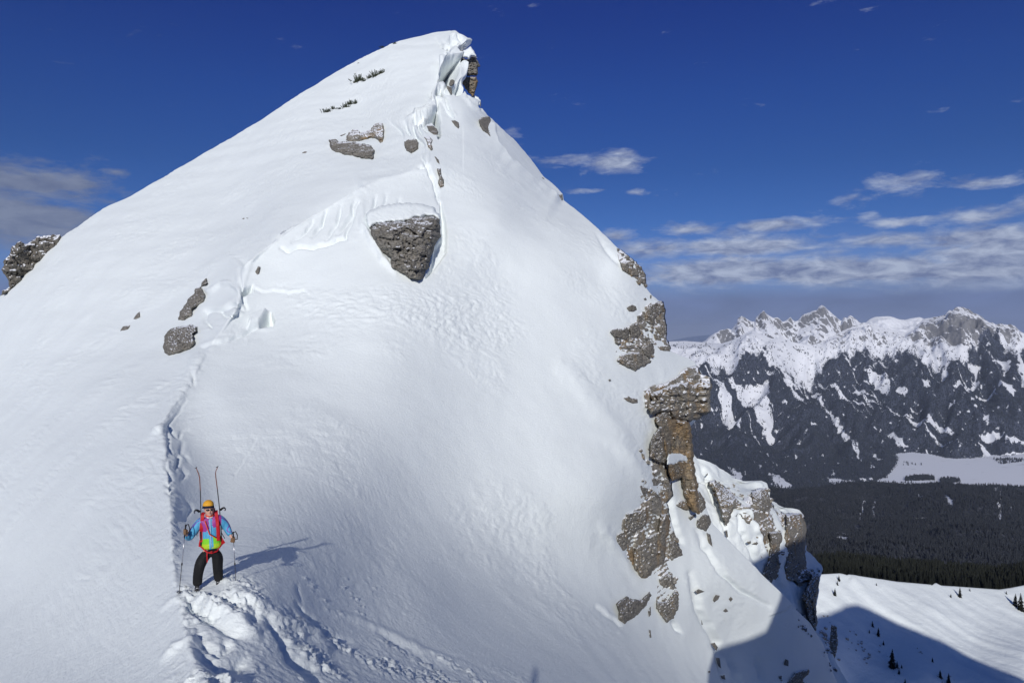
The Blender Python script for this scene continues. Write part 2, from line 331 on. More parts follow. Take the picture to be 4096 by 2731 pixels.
def stroke_sum(u, v, ml, strokes, wob=None):
    """metres along the normal; only near each line"""
    out = np.zeros(u.shape)
    for line, w, a, kind, k in strokes:
        L = np.array(line); ext = w*(3+(k if kind == 's' else 0))+6
        sel = (u > L[:, 0].min()-ext) & (u < L[:, 0].max()+ext) & (v > L[:, 1].min()-ext) & (v < L[:, 1].max()+ext)
        if not sel.any(): continue
        uu = u[sel]; vv = v[sel]
        if wob is not None: uu = uu+wob[0][sel]*min(w, 8)*.9; vv = vv+wob[1][sel]*min(w, 8)*.9
        d, t, s = segdist(uu, vv, line)
        fade = sstep(0, .08, t)*sstep(0, .08, 1-t) if kind == 's' else np.minimum(1, .35+2.2*np.minimum(t, 1-t))
        if kind == 'g':
            fade = fade if w < 20 else sstep(0, .3, t)*sstep(0, .3, 1-t)
            h = -a*np.exp(-(d/w)**2)*fade
        else:
            sd = d*s; h = -a*np.where(sd > 0, sstep(-.2, 1, sd/w)*np.exp(-np.maximum(sd-w, 0)/(w*k)*2), 0)*fade
            h = h+.25*abs(a)*np.exp(-((sd+w*.6)/(w*.8))**2)*fade
        out[sel] += h
    return out
uL = polyf([(124,1790),(125,1770),(130,1735),(136,1715),(174,1567),(218,1480),(279,1358),(366,1219),(479,1045),(583,871),(683,697),(784,522),(832,418),(880,350),(940,261),(1000,180),(1080,100),(1184,0),(1300,-150),(1700,-700),(4000,-700)])
uR = polyf([(124,1822),(130,1832),(148,1853),(171,1877),(185,1872),(200,1850),(228,1838),(250,1841),(279,1856),(323,1857),(334,1845),(371,1866),(388,1889),(401,1921),(425,1924),(465,1958),(509,2000),(566,2063),(639,2125),(710,2178),(731,2206),(775,2251),(801,2254),(833,2298),(896,2371),
            (989,2468),(1031,2519),(1066,2557),(1091,2577),(1149,2583),(1181,2606),(1212,2645),(1283,2632),(1334,2655),(1375,2676),(1404,2683),(1442,2775),(1493,2806),(1538,2825),(1643,2820),(1684,2758),(1748,2762),(1857,2770),
            (1950,2785),(2029,2822),(2094,2849),(2154,2911),(2298,3049),(2397,3155),(2443,3190),(2489,3240),(2568,3290),(2731,3350),(3500,3700)])
def fold_back(Pm, outdir, L, n=9, drop=150):
    """extra columns behind a skyline edge: curl away from the viewer, then fall"""
    cols = []
    vd = Pm/np.linalg.norm(Pm, axis=-1, keepdims=True)
    for k in range(1, n+1):
        th = k/n*1.35
        q = Pm+vd*(L*math.sin(th))[..., None]-outdir*(L*(1-math.cos(th)))[..., None]
        q[..., 2] -= (L*.25*(k/n)**2); cols.append(q)
    q = cols[-1]+vd*(L*.9)[..., None]; q[..., 2] -= drop*.35; cols.append(q)
    q = q.copy()+vd*(L*.6)[..., None]; q[..., 2] -= drop; cols.append(q)
    return cols
def row_surface(name, vs, fL, fR, nc, depth, disp, drop=(1, 1)):
    vs = np.asarray(vs, float); nr = len(vs); s = np.linspace(0, 1, nc)
    U = fL(vs)[:, None]*(1-s)+fR(vs)[:, None]*s; V = np.repeat(vs[:, None], nc, 1)
    D = depth(U, V); co = P(U, V, D)
    du = np.gradient(co, axis=1); dv = np.gradient(co, axis=0); N = np.cross(du, -dv); N = -N if False else N
    N /= np.linalg.norm(N, axis=-1, keepdims=True)+1e-12
    N *= -np.sign((N*co).sum(-1, keepdims=True))
    co = co+N*disp(U, V, D, co)[..., None]
    return U, V, D, co, N
def main_disp(U, V, D, co):
    far = sstep(12, 40, D); rid = ridge_u(V); left = sstep(10, -10, U-rid)
    p = co
    wob = (noise(np.stack([U/38, V/38, 0*U], -1)), noise(np.stack([U/38, V/38, 0*U+9], -1)))
    h = .05*fbm(p*.2, 3)*far+.010*fbm(p*.7, 3)
    # wind ripple: long streaks across the windward side, scaled streaks on the face
    zA = p@np.array([.2, .25, 1.0]); al = p@np.array([1., -.1, -.22])
    qa = np.stack([al*.5, zA*3.2, p[..., 1]*.2], -1)
    qa = qa+.5*np.stack([noise(p*.5), noise(p*.5+7), 0*U], -1)
    m = sstep(-.1, .55, noise(p*.16+3.1)+.30*sstep(1500, 600, V))
    h += left*(.042*billow(qa, 4, .55)*(.18+m)*(.45+.55*sstep(15, 40, D))+.10*noise(np.stack([al*.05, zA*.45, 0*U+4], -1))*far*(.35+.65*sstep(12, 50, D)))
    qb = np.stack([p[..., 0]*1.3, p[..., 1]*.8, p[..., 2]*1.8], -1); qb = qb+.5*np.stack([noise(p*.6), noise(p*.6+5), 0*U], -1)
    mb = sstep(.0, .5, fbm(p*.13+11, 3)+.05)
    h += (1-left)*(.030*billow(qb, 4, .6)*(.07+.93*mb)*(.3+.7*sstep(14, 40, D)))
    band = mask_poly(U, V, R3([(1050,640),(1300,700),(1700,660),(2352,680),(2500,900),(2352,1100),(1800,900),(1200,850)]), 60)
    h += .06*band*billow(np.stack([p[..., 0]*1.2, p[..., 1]*1.5, p[..., 2]*3.5], -1), 4)
    # bowl floor streaks near the skier's shadow
    st = mask_poly(U, V, [(950,1750),(1500,1700),(1900,2300),(1500,2600),(1100,2300)], 120)
    h += .009*st*ridged(np.stack([(U*.9-V*.35)/14, (V*.95+U*.3)/75, 0*U], -1), 3)
    # crumbly rim of the ridge
    rim = np.exp(-((U-rid-8)/22)**2)*sstep(1350, 1500, V)*sstep(2900, 2500, V)
    h += .05*rim*fbm(p*3.5, 4)
    # skiers' chopped track
    md = mask_poly(U, V, DEBRIS, 26)*sstep(3300, 2900, V)
    F1, F2, cv = worley(p*3.0+.5*np.stack([noise(p*2), noise(p*2+3), noise(p*2+8)], -1))
    chunk = sstep(.02, .3, F2-F1)*(cv-.45)
    blot = sstep(-.15, .35, noise(p*.9+21))
    h += md*(.05*chunk*(.3+blot)+.035*(billow(p*2.6, 4, .6)-.9)*blot+.035*fbm(p*7, 5, .6)*(.3+blot))
    F1, F2, cv = worley(p*9.0); lump = np.where(cv > .45, np.sqrt(np.maximum(0, .42-F1)), 0)
    h += md*.075*lump*(.3+.7*blot)
    F1, F2, cv = worley(p*5.0+3); h += md*.10*np.where(cv > .6, np.sqrt(np.maximum(0, .45-F1)), 0)*blot
    # stray crumbs below and right of the skier
    mc = mask_poly(U, V, RB([(600,240),(700,240),(1030,240),(1350,200),(1560,220),(1560,260),(1250,420),(1300,540),(1000,440),(760,420),(620,330)]), 20)*sstep(.12, .4, noise(p*.8+40))
    F1, F2, cv = worley(p*5.0); h += mc*.20*np.where(cv > .6, np.maximum(0, .4-F1), 0)
    wb = [x for x in wob]
    for sgn, L_ in ((-1, DENTS), (1, LIPS)):
        for pl, sf, am in L_:
            a = np.array(pl); sel = (U > a[:, 0].min()-15) & (U < a[:, 0].max()+15) & (V > a[:, 1].min()-15) & (V < a[:, 1].max()+15)
            if sel.any(): h[sel] += sgn*am*mask_poly(U[sel]+1.5*wob[0][sel], V[sel]+1.5*wob[1][sel], pl, sf)
    pad = np.exp(-(((U-835)/75)**2+((V-2352)/26)**2)**2)
    h = h*(1-pad)
    h += stroke_sum(U, V, D, STROKES, wb)+.62*stroke_sum(U, V, D, TRACKS, wb)*(1-pad)
    return h
def _prof():
    vs = np.concatenate([np.arange(124, 1500, 4.2), np.arange(1500, 2760, 4.0), np.arange(2760, 3520, 14)])
    return vs
VS = _prof()
U, V, D, co, N = row_surface('m', VS, uL, uR, 800, main_depth, main_disp)
MAIN = dict(U=U, V=V, D=D, co=co)
outR = np.zeros((len(VS), 3)); outR[:, 0] = .8; outR[:, 2] = .6
outL = np.zeros((len(VS), 3)); outL[:, 0] = -.6; outL[:, 2] = .8
LR = np.interp(VS, [124, 200, 500, 1200, 1700, 2400, 3500], [3, 5, 9, 12, 9, 8, 10]); LL = np.interp(VS, [124, 200, 600, 1200, 1700, 3500], [4, 6, 16, 20, 12, 8])
cr = fold_back(co[:, -1], outR, LR); cl = fold_back(co[:, 0], outL, LL)
full = np.concatenate([np.stack(cl[::-1], 1), co, np.stack(cr, 1)], 1)
top = full[0:1]+np.array([0, 3.0, -.5]); top2 = full[0:1]+np.array([0, 12, -14.])
full = np.concatenate([top2, top, full], 0)
nr, nc = full.shape[:2]
SNOW = snow_material('wind_packed_snow', .030, 7, (1, 1, 2.2), b2=.02, s2=1.6)
o = link('snow_mountain', mesh_np('snow_mountain', full.reshape(-1, 3), gridfaces(nr, nc), [SNOW])); tag(o, kind='structure')

# ================= rocky shoulder lower right =================
tR = polyf([(1815,2768),(1825,2776),(1864,2872),(1910,2931),(1926,2975),(1931,3062),(1960,3072),(1996,3082),(2024,3135),(2032,3185),(2050,3212),(2075,3222),(2121,3227),(2200,3224),(2225,3245),(2259,3278),(2279,3284),(2298,3276),
            (2357,3273),(2423,3263),(2522,3270),(2600,3325),(2731,3395),(3300,3650)])
tL = polyf([(1815,2690),(2300,2690),(3300,2900)])
fT = tps([(2768,1815,92),(2872,1864,94),(2964,1933,98),(3062,1931,100),(3140,2029,102),(3225,2121,104),(3224,2200,103),(3284,2279,104),(3270,2423,98),(3330,2600,94),(3395,2731,92),
          (2700,1850,88),(2850,2050,84),(3000,2000,90),(3000,2150,86),(3100,2250,90),(3180,2150,97),(3150,2350,92),(3220,2400,94),(2700,2300,80),(2900,2400,80),(3100,2500,86),(3200,2731,86),(3200,3300,80),(3600,3300,84)])
TS = np.concatenate([np.arange(1815, 2760, 5.), np.arange(2780, 3300, 25)])
T_STROKES = [(R5([(740,200),(800,300),(860,450),(900,560),(930,680)]), 9, .7, 'g', 0), (R5([(950,520),(1060,530),(1090,600),(1160,800)]), 8, -.6, 'g', 0),
             (R5([(1000,520),(1010,640),(1090,780),(1130,900)]), 10, .5, 'g', 0), (R5([(1200,470),(1270,510),(1260,620)]), 8, .7, 'g', 0), (R5([(1150,370),(1010,360)]), 6, -.4, 'g', 0),
             (R5([(1190,820),(1230,960),(1300,1040)]), 9, .8, 'g', 0), (R5([(1060,560),(1120,600)]), 8, .5, 'g', 0), (R5([(1300,930),(1400,960)]), 8, .4, 'g', 0)]
def t_disp(U, V, D, co):
    h = .5*fbm(co*.12, 4)+.12*fbm(co*.6, 3)
    w = (noise(np.stack([U/30, V/30, 0*U], -1)), noise(np.stack([U/30, V/30, 0*U+5], -1)))
    return h+stroke_sum(U, V, D, T_STROKES, w)
U2, V2, D2, co2, N2 = row_surface('t', TS, tL, lambda v: tR(v)+3.5*noise(np.stack([v/23, 0*v, 0*v], -1)), 170, lambda u, v: 1/fT(u, v), t_disp)
od = np.zeros((len(TS), 3)); od[:, 0] = .8; od[:, 2] = .6
cr = fold_back(co2[:, -1], od, np.full(len(TS), 9.), drop=120)
full = np.concatenate([co2, np.stack(cr, 1)], 1); tp = full[0:1]+np.array([0, 5., -2.]); full = np.concatenate([tp, full], 0)
SNOW2 = snow_material('shoulder_snow', .05, 2.2, (1, 1, 1.5), b2=.06, s2=.6)
o = link('snow_shoulder', mesh_np('snow_shoulder', full.reshape(-1, 3), gridfaces(*full.shape[:2]), [SNOW2])); tag(o, kind='structure')

# ================= far basin slope (column-wise) =================
def col_surface(us, ftop, fbot, nr, depth, disp, back, power=1.0):
    us = np.asarray(us, float); s = np.linspace(0, 1, nr)**power
    Vt = ftop(us); Vb = fbot(us)
    U = np.repeat(us[None], nr, 0); V = Vt[None]*(1-s[:, None])+Vb[None]*s[:, None]
    D = depth(U, V); co = P(U, V, D)
    h = disp(U, V, D, co)
    co = co.copy(); co[..., 2] += h
    rows = []
    for dd, dz in back[::-1]:
        r = co[0].copy(); r += (r/np.linalg.norm(r, axis=-1, keepdims=True))*dd; r[..., 2] -= dz; rows.append(r)
    return U, V, D, co, np.concatenate([np.stack(rows, 0), co], 0)
s_top = polyf([(3100,2330),(3286,2295),(3361,2291),(3477,2308),(3583,2324),(3731,2337),(3742,2328),(3763,2340),(3816,2343),(3996,2356),(4039,2350),(4096,2339),(4300,2340),(4800,2400)])
fS = tps([(3286,2295,560),(3361,2291,566),(3583,2324,580),(3816,2343,600),(4096,2345,620),(4500,2370,650),(3280,2450,520),(3350,2600,492),(3400,2731,478),(3600,2550,512),(3700,2450,544),(3900,2550,530),(3650,2731,464),(4096,2731,468),(4096,2500,560),(3200,2900,455),(4096,3100,470),(4700,2900,470)])
US = np.arange(3080, 4700, 7.)
def s_disp(U, V, D, co):
    q = np.stack([(co[..., 0]*.75+co[..., 1]*.65)/16, (co[..., 0]*.65-co[..., 1]*.75)/120, 0*U], -1)
    fade = sstep(0, 60, V-s_top(U))
    h = 1.0*fbm(q, 3)*fade+.25*fbm(co/9, 3)*fade
    d, t, s = segdist(U, V, R7([(780,790),(900,920),(1080,1050),(1300,1160),(1500,1290),(1700,1380),(2068,1560)]))
    h = h+1.5*np.exp(-(d/16)**2)-1.0*np.exp(-((d*s-24)/20)**2)
    d, t, s = segdist(U, V, R7([(1000,830),(1150,900),(1300,1000),(1600,1100),(2068,1350)]))
    return h+.8*np.exp(-(d/18)**2)
U3, V3, D3, co3, full = col_surface(US, s_top, lambda u: 2950+0*u, 110, lambda u, v: 1/fS(u, v), s_disp, [(12, .5), (40, 0), (90, -3), (170, -9), (260, -15), (420, -22), (560, 70)])
SNOW3 = snow_material('basin_snow', .5, .25, (1, 1, 1), b2=.25, s2=.05)
o = link('snow_slope', mesh_np('snow_slope', full.reshape(-1, 3), gridfaces(*full.shape[:2]), [SNOW3])); tag(o, kind='structure')
PLAT = full

# ================= dark forested hill =================
h_top = polyf([(2800,1960),(3085,1942),(3160,1950),(3240,1940),(3365,1929),(3500,1930),(3600,1935),(3684,1948),(3780,1930),(3907,1919),(4000,1922),(4096,1935),(4400,1930)])
fH = tps([(3085,1942,4000),(3365,1929,4050),(3684,1948,3950),(3907,1919,4100),(4096,1935,4000),(3100,2080,2750),(3400,2080,2800),(3700,2080,2750),(4096,2080,2800),(3300,2240,1700),(3700,2240,1700),(4096,2240,1720),(3300,2400,1150),(4096,2400,1150),(2800,2100,2600),(4400,2100,2700),(3400,2160,2180)])
UH = np.arange(2800, 4400, 8.)
def h_disp(U, V, D, co):
    return (55*fbm(co/520, 3)+12*fbm(co/110, 3))*sstep(0, 60, V-h_top(U)+20)
U4, V4, D4, co4, full = col_surface(UH, lambda u: h_top(u)+10, lambda u: 2420+0*u, 90, lambda u, v: 1/fH(u, v), h_disp, [(60, 10), (200, 60), (500, 140), (700, 260)])
# ground below the trees: snow with dark litter, snow in the clearings
CLEAR_H = [R7([(850,170),(880,165),(880,200),(855,210),(830,300),(818,305),(835,230)]), R7([(1250,170),(1290,185),(1320,195),(1290,210),(1260,200)]), R7([(1450,215),(1480,195),(1470,225),(1530,245),(1525,260),(1460,235)]),
           R7([(1255,300),(1340,303),(1335,312),(1260,310)]), R7([(1115,380),(1138,350),(1135,375),(1122,388)]), R7([(630,398),(740,395),(775,405),(720,415),(640,410)]), R7([(530,520),(600,500),(680,475),(670,495),(590,510)]),
           R7([(640,540),(700,500),(740,520),(730,550),(690,545)]), R7([(800,585),(880,545),(885,560),(830,590)]), R7([(1620,95),(1700,105),(1800,120),(1880,155),(1870,162),(1780,130),(1640,105)]),
           R7([(1885,165),(1895,170),(1888,300),(1880,370),(1878,300)]), R7([(930,170),(950,165),(930,260),(925,260)]), R7([(1820,300),(1835,310),(1825,345)]), R7([(430,240),(450,225),(445,250)]), R7([(1960,280),(1990,290),(1950,300)]), R7([(700,110),(712,118),(700,125)])]
def multi_mask(U, V, polys, soft, wobble):
    wu = wobble*noise(np.stack([U/18, V/18, 0*U], -1)); wv = wobble*.5*noise(np.stack([U/18, V/18, 0*U+4], -1)); m = np.zeros(np.shape(U))
    for p in polys:
        a = np.array(p); e = soft*2+wobble*2
        sel = (U > a[:, 0].min()-e) & (U < a[:, 0].max()+e) & (V > a[:, 1].min()-e) & (V < a[:, 1].max()+e)
        if sel.any(): m[sel] = np.maximum(m[sel], mask_poly(U[sel]+wu[sel], V[sel]+wv[sel], p, soft))
    return m
def forest_ground(name, litter=(.07, .075, .09)):
    m, t, b = material(name); co = t.new('ShaderNodeTexCoord').outputs['Object']
    f = t.attr('forest'); n = t.noise(co, .035, 6, .7); k = t.ramp(t.m('ADD', t.m('MULTIPLY', f, 1.0), t.m('MULTIPLY', t.m('SUBTRACT', n, .5), 1.5)), [(.35, 0), (.65, 1)])
    r = t.attr('rock'); n2 = t.noise(t.map(co, (1, 1, .5)), .012, 8, .75, .5)
    n2b = t.noise(t.map(co, (1, 1, .35), (0, 0, .5)), .045, 5, .7, .6)
    kr = t.ramp(t.m('ADD', r, t.m('ADD', t.m('MULTIPLY', t.m('SUBTRACT', n2, .5), 1.5), t.m('MULTIPLY', t.m('SUBTRACT', n2b, .5), 1.1))), [(.47, 0), (.55, 1)])
    c = t.mix(kr, (.84, .86, .9, 1), t.mix(t.noise(co, .03, 6, .7), (.10, .10, .105, 1), (.30, .30, .31, 1)))
    c = t.mix(k, c, (*litter, 1)); t.set(b.inputs['Base Color'], c); b.inputs['Roughness'].default_value = .8
    b.inputs['Specular IOR Level'].default_value = .1
    t.set(b.inputs['Normal'], t.bump(t.noise(co, .02, 7, .65), 1, 14))
    return m
FG = forest_ground('forest_floor'); 
Vf = np.concatenate([np.repeat(V4[0:1], 4, 0), V4], 0); Uf = np.repeat(U4[0:1], Vf.shape[0], 0)
cm = multi_mask(Uf, Vf, CLEAR_H, 4, 10)*.9
o = link('wooded_hill', mesh_np('wooded_hill', full.reshape(-1, 3), gridfaces(*full.shape[:2]), [FG], attrs={'forest': (1-cm), 'rock': 0*cm})); tag(o, kind='structure')
HILL = (U4, V4, D4, co4, cm[4:])
# ================= valley floor, far massif, peaks =================
UF = np.arange(2560, 4330, 3.2)
r6 = lambda l: R6(l)
def topf(l): return polyf(R6(l))
f_top = topf([(-100,430),(60,418),(130,415),(225,412),(350,422),(450,428),(520,405),(580,375),(640,345),(700,372),(760,395),(830,400),(900,420),(960,430),(1010,440),(1060,425),(1110,402),(1180,365),(1250,330),(1340,298),(1400,312),
              (1500,342),(1600,362),(1650,335),(1690,300),(1710,276),(1760,266),(1800,262),(1830,256),(1855,250),(1868,226),(1880,218),(1895,224),(1915,205),(1940,199),(1965,203),(1990,211),(2010,222),(2030,240),(2055,245),(2080,262),(2100,280),(2120,292),(2145,298),(2170,310),
              (2200,304),(2225,312),(2240,306),(2270,310),(2290,320),(2310,340),(2320,350),(2346,366),(2450,400),(2700,420)])
_fp = [((60,418),8800),((350,420),8700),((640,345),8500),((1000,440),8400),((1340,298),9000),((1600,362),8900),((1710,276),9100),((1940,199),9000),((2170,310),8800),((2346,366),8700),((2600,420),8800),
 ((300,520),8000),((640,480),7900),((1000,560),8050),((1320,500),8150),((1780,560),7900),((2100,420),8300),((2346,520),8100),((1500,420),8600),
 ((300,700),7300),((700,700),7350),((1100,750),7400),((1500,700),7500),((1900,700),7250),((2346,700),7350),((350,950),6500),((700,900),6650),((1100,950),6700),((1500,930),6700),((1900,900),6600),((2346,900),6650),
 ((400,1150),5500),((700,1150),5550),((1100,1150),5600),((1560,1140),5900),((1900,1165),5830),((2150,1150),5880),((700,1300),4680),((400,1300),4600),((1000,1290),4720),((1250,1280),4860),((1470,1215),5200),((1560,1340),5150),((2346,1085),6250),((1420,1100),6030),((2600,1200),6100),((100,1200),5150)]
fF = tps([(*R6([p])[0], d) for p, d in _fp])
treeline = topf([(-100,600),(130,560),(300,610),(400,600),(530,625),(560,545),(640,490),(720,488),(760,560),(820,600),(900,625),(1000,640),(1050,600),(1100,560),(1200,520),(1320,508),(1420,530),(1500,540),(1600,510),(1700,560),(1780,620),(1830,570),(1900,590),(1980,500),(2080,430),(2180,385),(2200,420),(2230,500),(2346,520),(2600,520)])
CLEAR_F = [R6(p) for p in [
 [(410,680),(450,690),(500,740),(515,830),(580,870),(560,1000),(520,940),(480,880),(430,780)], [(470,640),(560,690),(640,650),(730,640),(750,720),(745,800),(770,880),(760,930),(820,1010),(800,1020),(740,950),(660,870),(600,780),(540,740)],
 [(610,870),(640,940),(690,990),(710,1020),(670,1005),(630,940)], [(720,490),(760,560),(860,620),(920,700),(1040,800),(1050,820),(960,770),(880,700),(830,620),(760,590),(720,530)],
 [(1015,655),(1050,680),(1100,830),(1160,900),(1220,980),(1250,1040),(1220,1045),(1150,930),(1090,840),(1040,740)], [(1255,1065),(1290,1090),(1330,1150),(1300,1150),(1270,1100)],
 [(1120,670),(1170,690),(1220,740),(1280,790),(1360,810),(1340,822),(1240,785),(1190,760),(1150,710)], [(1250,705),(1340,720),(1390,750),(1330,740)], [(1330,760),(1400,790),(1460,830),(1400,810)],
 [(1340,600),(1400,605),(1480,650),(1500,720),(1500,770),(1440,735),(1400,690)], [(1480,830),(1560,860),(1680,905),(1740,915),(1820,930),(1910,985),(1890,1000),(1760,960),(1680,960),(1560,890)],
 [(1690,955),(1800,1030),(1890,1080),(1870,1090),(1760,1020)], [(1915,1060),(1940,1090),(1945,1105),(1925,1085)], [(1540,730),(1570,700),(1625,740),(1600,762)], [(1490,990),(1560,1020),(1620,1070),(1580,1078),(1520,1020)],
 [(1985,520),(2080,530),(2050,600),(2060,640),(1960,700),(1910,712),(1920,685),(2020,640),(2030,570)], [(2170,520),(2230,535),(2270,580),(2240,605),(2180,560)], [(2190,700),(2260,700),(2295,750),(2270,772),(2200,735)],
 [(2050,708),(2170,713),(2170,728),(2060,724)], [(2070,980),(2180,995),(2230,1035),(2150,1022),(2090,1022)], [(490,1205),(540,1220),(600,1290),(570,1305),(510,1260)], [(745,1240),(800,1250),(895,1320),(790,1345)],
 [(1105,1262),(1180,1270),(1285,1300),(1150,1322)], [(1320,1270),(1380,1285),(1360,1298),(1320,1290)], [(2065,1040),(2130,1090),(2230,1160),(2190,1180),(2100,1130),(2080,1080)], [(2235,1045),(2400,1080),(2400,1115),(2240,1085)],
 [(1700,690),(1750,700),(1765,730),(1720,735)], [(1870,800),(1895,815),(1885,830)], [(1990,790),(2035,745),(2030,770),(2000,810)], [(715,1100),(750,1140),(740,1150)], [(770,1165),(815,1195),(790,1195)], [(660,1170),(695,1205),(690,1215)],
 [(945,630),(960,640),(995,695),(980,690)], [(2085,905),(2120,905),(2115,932),(2090,925)], [(1710,1088),(1755,1100),(1745,1115)], [(1390,1125),(1470,1155),(1420,1150)], [(2290,450),(2310,600),(2340,730),(2400,760),(2400,700),(2330,560)],
 [(1640,825),(1700,830),(1660,850)], [(1805,960),(1830,990),(1800,985)], [(1840,600),(1880,560),(1860,650),(1830,660)], [(600,1050),(630,1070),(610,1090)], [(820,785),(870,775),(850,800)], [(2200,1130),(2346,1140),(2346,1150),(2230,1145)]]]
def f_disp(U, V, D, co):
    d0 = V-f_top(U); fade = sstep(0, 70, d0)
    q = np.stack([(co[..., 0]*.86-co[..., 1]*.5)/420, (co[..., 1]*.86+co[..., 0]*.5)/1500, 0*U], -1)
    h = 120*(ridged(q, 3, .42)-.8)*fade*sstep(0, 250, np.abs(V-2200))
    up = sstep(1440, 1330, V)
    h = h+fade*up*(70*ridged(co/[260, 700, 300], 4)+30*fbm(co/110, 4))
    val = sstep(1780, 1860, V)
    h = h*(1-.9*val)
    edge = (1-fade)*(9*ridged(np.stack([co[..., 0]/90, 0*U, 0*U], -1), 4)-8)*sstep(2650+600, 2650+800, U+2*np.abs(0*U))
    return h+edge
U5, V5, D5, co5, full = col_surface(UF, f_top, lambda u: 1990+0*u, 290, lambda u, v: 1/fF(u, v), f_disp, [(150, 60), (600, 420), (1200, 1000)])
tlw = treeline(U5)+30*fbm(np.stack([U5/45, V5/45, 0*U5], -1), 4, .6)
fo = sstep(-26, 22, V5-tlw)
cl = multi_mask(U5, V5, CLEAR_F, 5, 16)
# avalanche gullies: thin pale streaks running down the flanks
sx_ = (U5*.80-V5*.60)/13; sy_ = (V5*.80+U5*.60)/150
gul = sstep(.38, .8, fbm(np.stack([sx_, sy_, 0*U5+2], -1), 4, .6))*sstep(1880, 1500, V5)
cl = np.maximum(cl, .75*gul)
spk = fbm(np.stack([U5/22, V5/16, 0*U5+3], -1), 4)
fo = fo*(1-cl)*(1-.75*sstep(.45, .75, spk))
# valley floor flats stay open
gz = co5[..., 2]
dz = np.abs(np.gradient(co5[..., 2], axis=0))/(np.linalg.norm(np.gradient(co5, axis=0), axis=-1)+1e-6)
rockattr = sstep(1440, 1380, V5)*(.10+.45*sstep(.35, .75, dz))+.34*mask_poly(U5, V5, R6([(1650,330),(1860,215),(1940,180),(2346,320),(2346,420),(2180,400),(2000,420),(1850,480),(1780,450),(1740,400)]), 14)
rockattr = rockattr+.25*mask_poly(U5, V5, R6([(1150,380),(1330,290),(1500,330),(1680,430),(1670,460),(1500,400),(1300,370),(1170,440),(1010,445)]), 8)
rockattr = np.where(V5 > 1440, .22, rockattr)
def padtop(a, n): return np.concatenate([np.repeat(a[:1], n, 0), a], 0)
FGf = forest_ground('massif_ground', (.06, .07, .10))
o = link('mountain_range', mesh_np('mountain_range', full.reshape(-1, 3), gridfaces(*full.shape[:2]), [FGf], attrs={'forest': padtop(fo, 3), 'rock': padtop(rockattr, 3)})); tag(o, kind='structure')
FARM = (U5, V5, D5, co5, fo)
# peaks behind
def peak_layer(name, top, us, Dtop, Dbot, vbot, amp, rock, seed, jag, loc_forest=0.0, mat=None):
    def disp(U, V, D, co):
        fade = sstep(0, 26, V-ft(U))
        return fade*(amp*(ridged(co/[amp*3.2, amp*9, amp*7]+seed, 4, .45)-.7))+(1-fade)*jag*(fbm(np.stack([co[..., 0]/(amp*.7), 0*U, 0*U+seed], -1), 4)-.2)
    ft = topf(top)
    U, V, D, co, full = col_surface(us, ft, lambda u: vbot+0*u, 110, lambda u, v: Dtop+(Dbot-Dtop)*(v-ft(u))/(vbot-ft(u)), disp, [(200, 160), (900, 900), (1500, 2000)])
    dz = np.abs(np.gradient(co[..., 2], axis=0))/(np.linalg.norm(np.gradient(co, axis=0), axis=-1)+1e-6)
    o = link(name, mesh_np(name, full.reshape(-1, 3), gridfaces(*full.shape[:2]), [mat or FGf], attrs={'forest': padtop(0*V+loc_forest, 3), 'rock': padtop(rock(U, V, dz), 3)})); tag(o, kind='structure')
peak_layer('rocky_peaks', [(300,435),(350,405),(380,380),(400,366),(430,352),(460,345),(490,333),(510,342),(525,325),(540,300),(550,272),(562,262),(575,255),(590,262),(615,278),(640,291),(658,290),(662,265),(680,250),(695,234),(712,227),(730,240),(750,256),(775,266),(800,263),(815,275),(832,292),(850,285),(868,270),(882,262),(892,275),(905,287),
  (930,281),(945,262),(960,246),(1000,232),(1030,219),(1045,216),(1060,196),(1080,186),(1098,198),(1110,212),(1135,232),(1160,252),(1180,272),(1200,286),(1212,268),(1222,262),(1235,268),(1245,256),(1258,250),(1275,262),(1290,275),(1325,300),(1360,330),(1500,420)],
  np.arange(2785, 3560, 2.6), 10600, 9300, 1460, 120, lambda U, V, dz: .16+.55*sstep(.5, .8, dz)+.25*sstep(1330, 1270, V), 3.1, 8)
peak_layer('snowy_dome', [(1250,330),(1350,298),(1380,275),(1410,262),(1460,258),(1500,257),(1530,264),(1560,276),(1600,280),(1640,270),(1690,262),(1712,270),(1760,300),(1900,330)], np.arange(3420, 3800, 4), 13500, 12000, 1440, 60, lambda U, V, dz: .1+0*U, 7.7, 2)
BR = plain('far_ridge_hazed_forest', (.07, .11, .22), .9, .1, .001)  # forest tone with the blue haze of distance painted into the base colour
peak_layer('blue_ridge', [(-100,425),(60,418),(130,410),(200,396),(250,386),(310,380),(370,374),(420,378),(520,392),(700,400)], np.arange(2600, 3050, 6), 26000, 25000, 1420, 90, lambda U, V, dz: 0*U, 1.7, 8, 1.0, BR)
# valley floor
xs = np.linspace(-200, 9000, 120); ys = np.linspace(2500, 9500, 80)
X, Y = np.meshgrid(xs, ys); Z = -1000+3*noise(np.stack([X/600, Y/600, 0*X], -1))
vc = np.stack([X, Y, Z], -1); uu = CX+X/Y*F; vv = CY-Z/Y*F
vmat, t, b = material('snowed_meadow'); cc = t.new('ShaderNodeTexCoord').outputs['Object']
nn = t.ramp(t.noise(t.map(cc, (1, 2.5, 1)), .004, 7, .7), [(.62, 0), (.68, 1)])
t.set(b.inputs['Base Color'], t.mix(t.m('MULTIPLY', nn, .5), (.82, .84, .88, 1), (.12, .12, .12, 1))); b.inputs['Roughness'].default_value = .8
o = link('valley_floor', mesh_np('valley_floor', vc.reshape(-1, 3), gridfaces(*X.shape), [vmat])); tag(o, kind='structure')

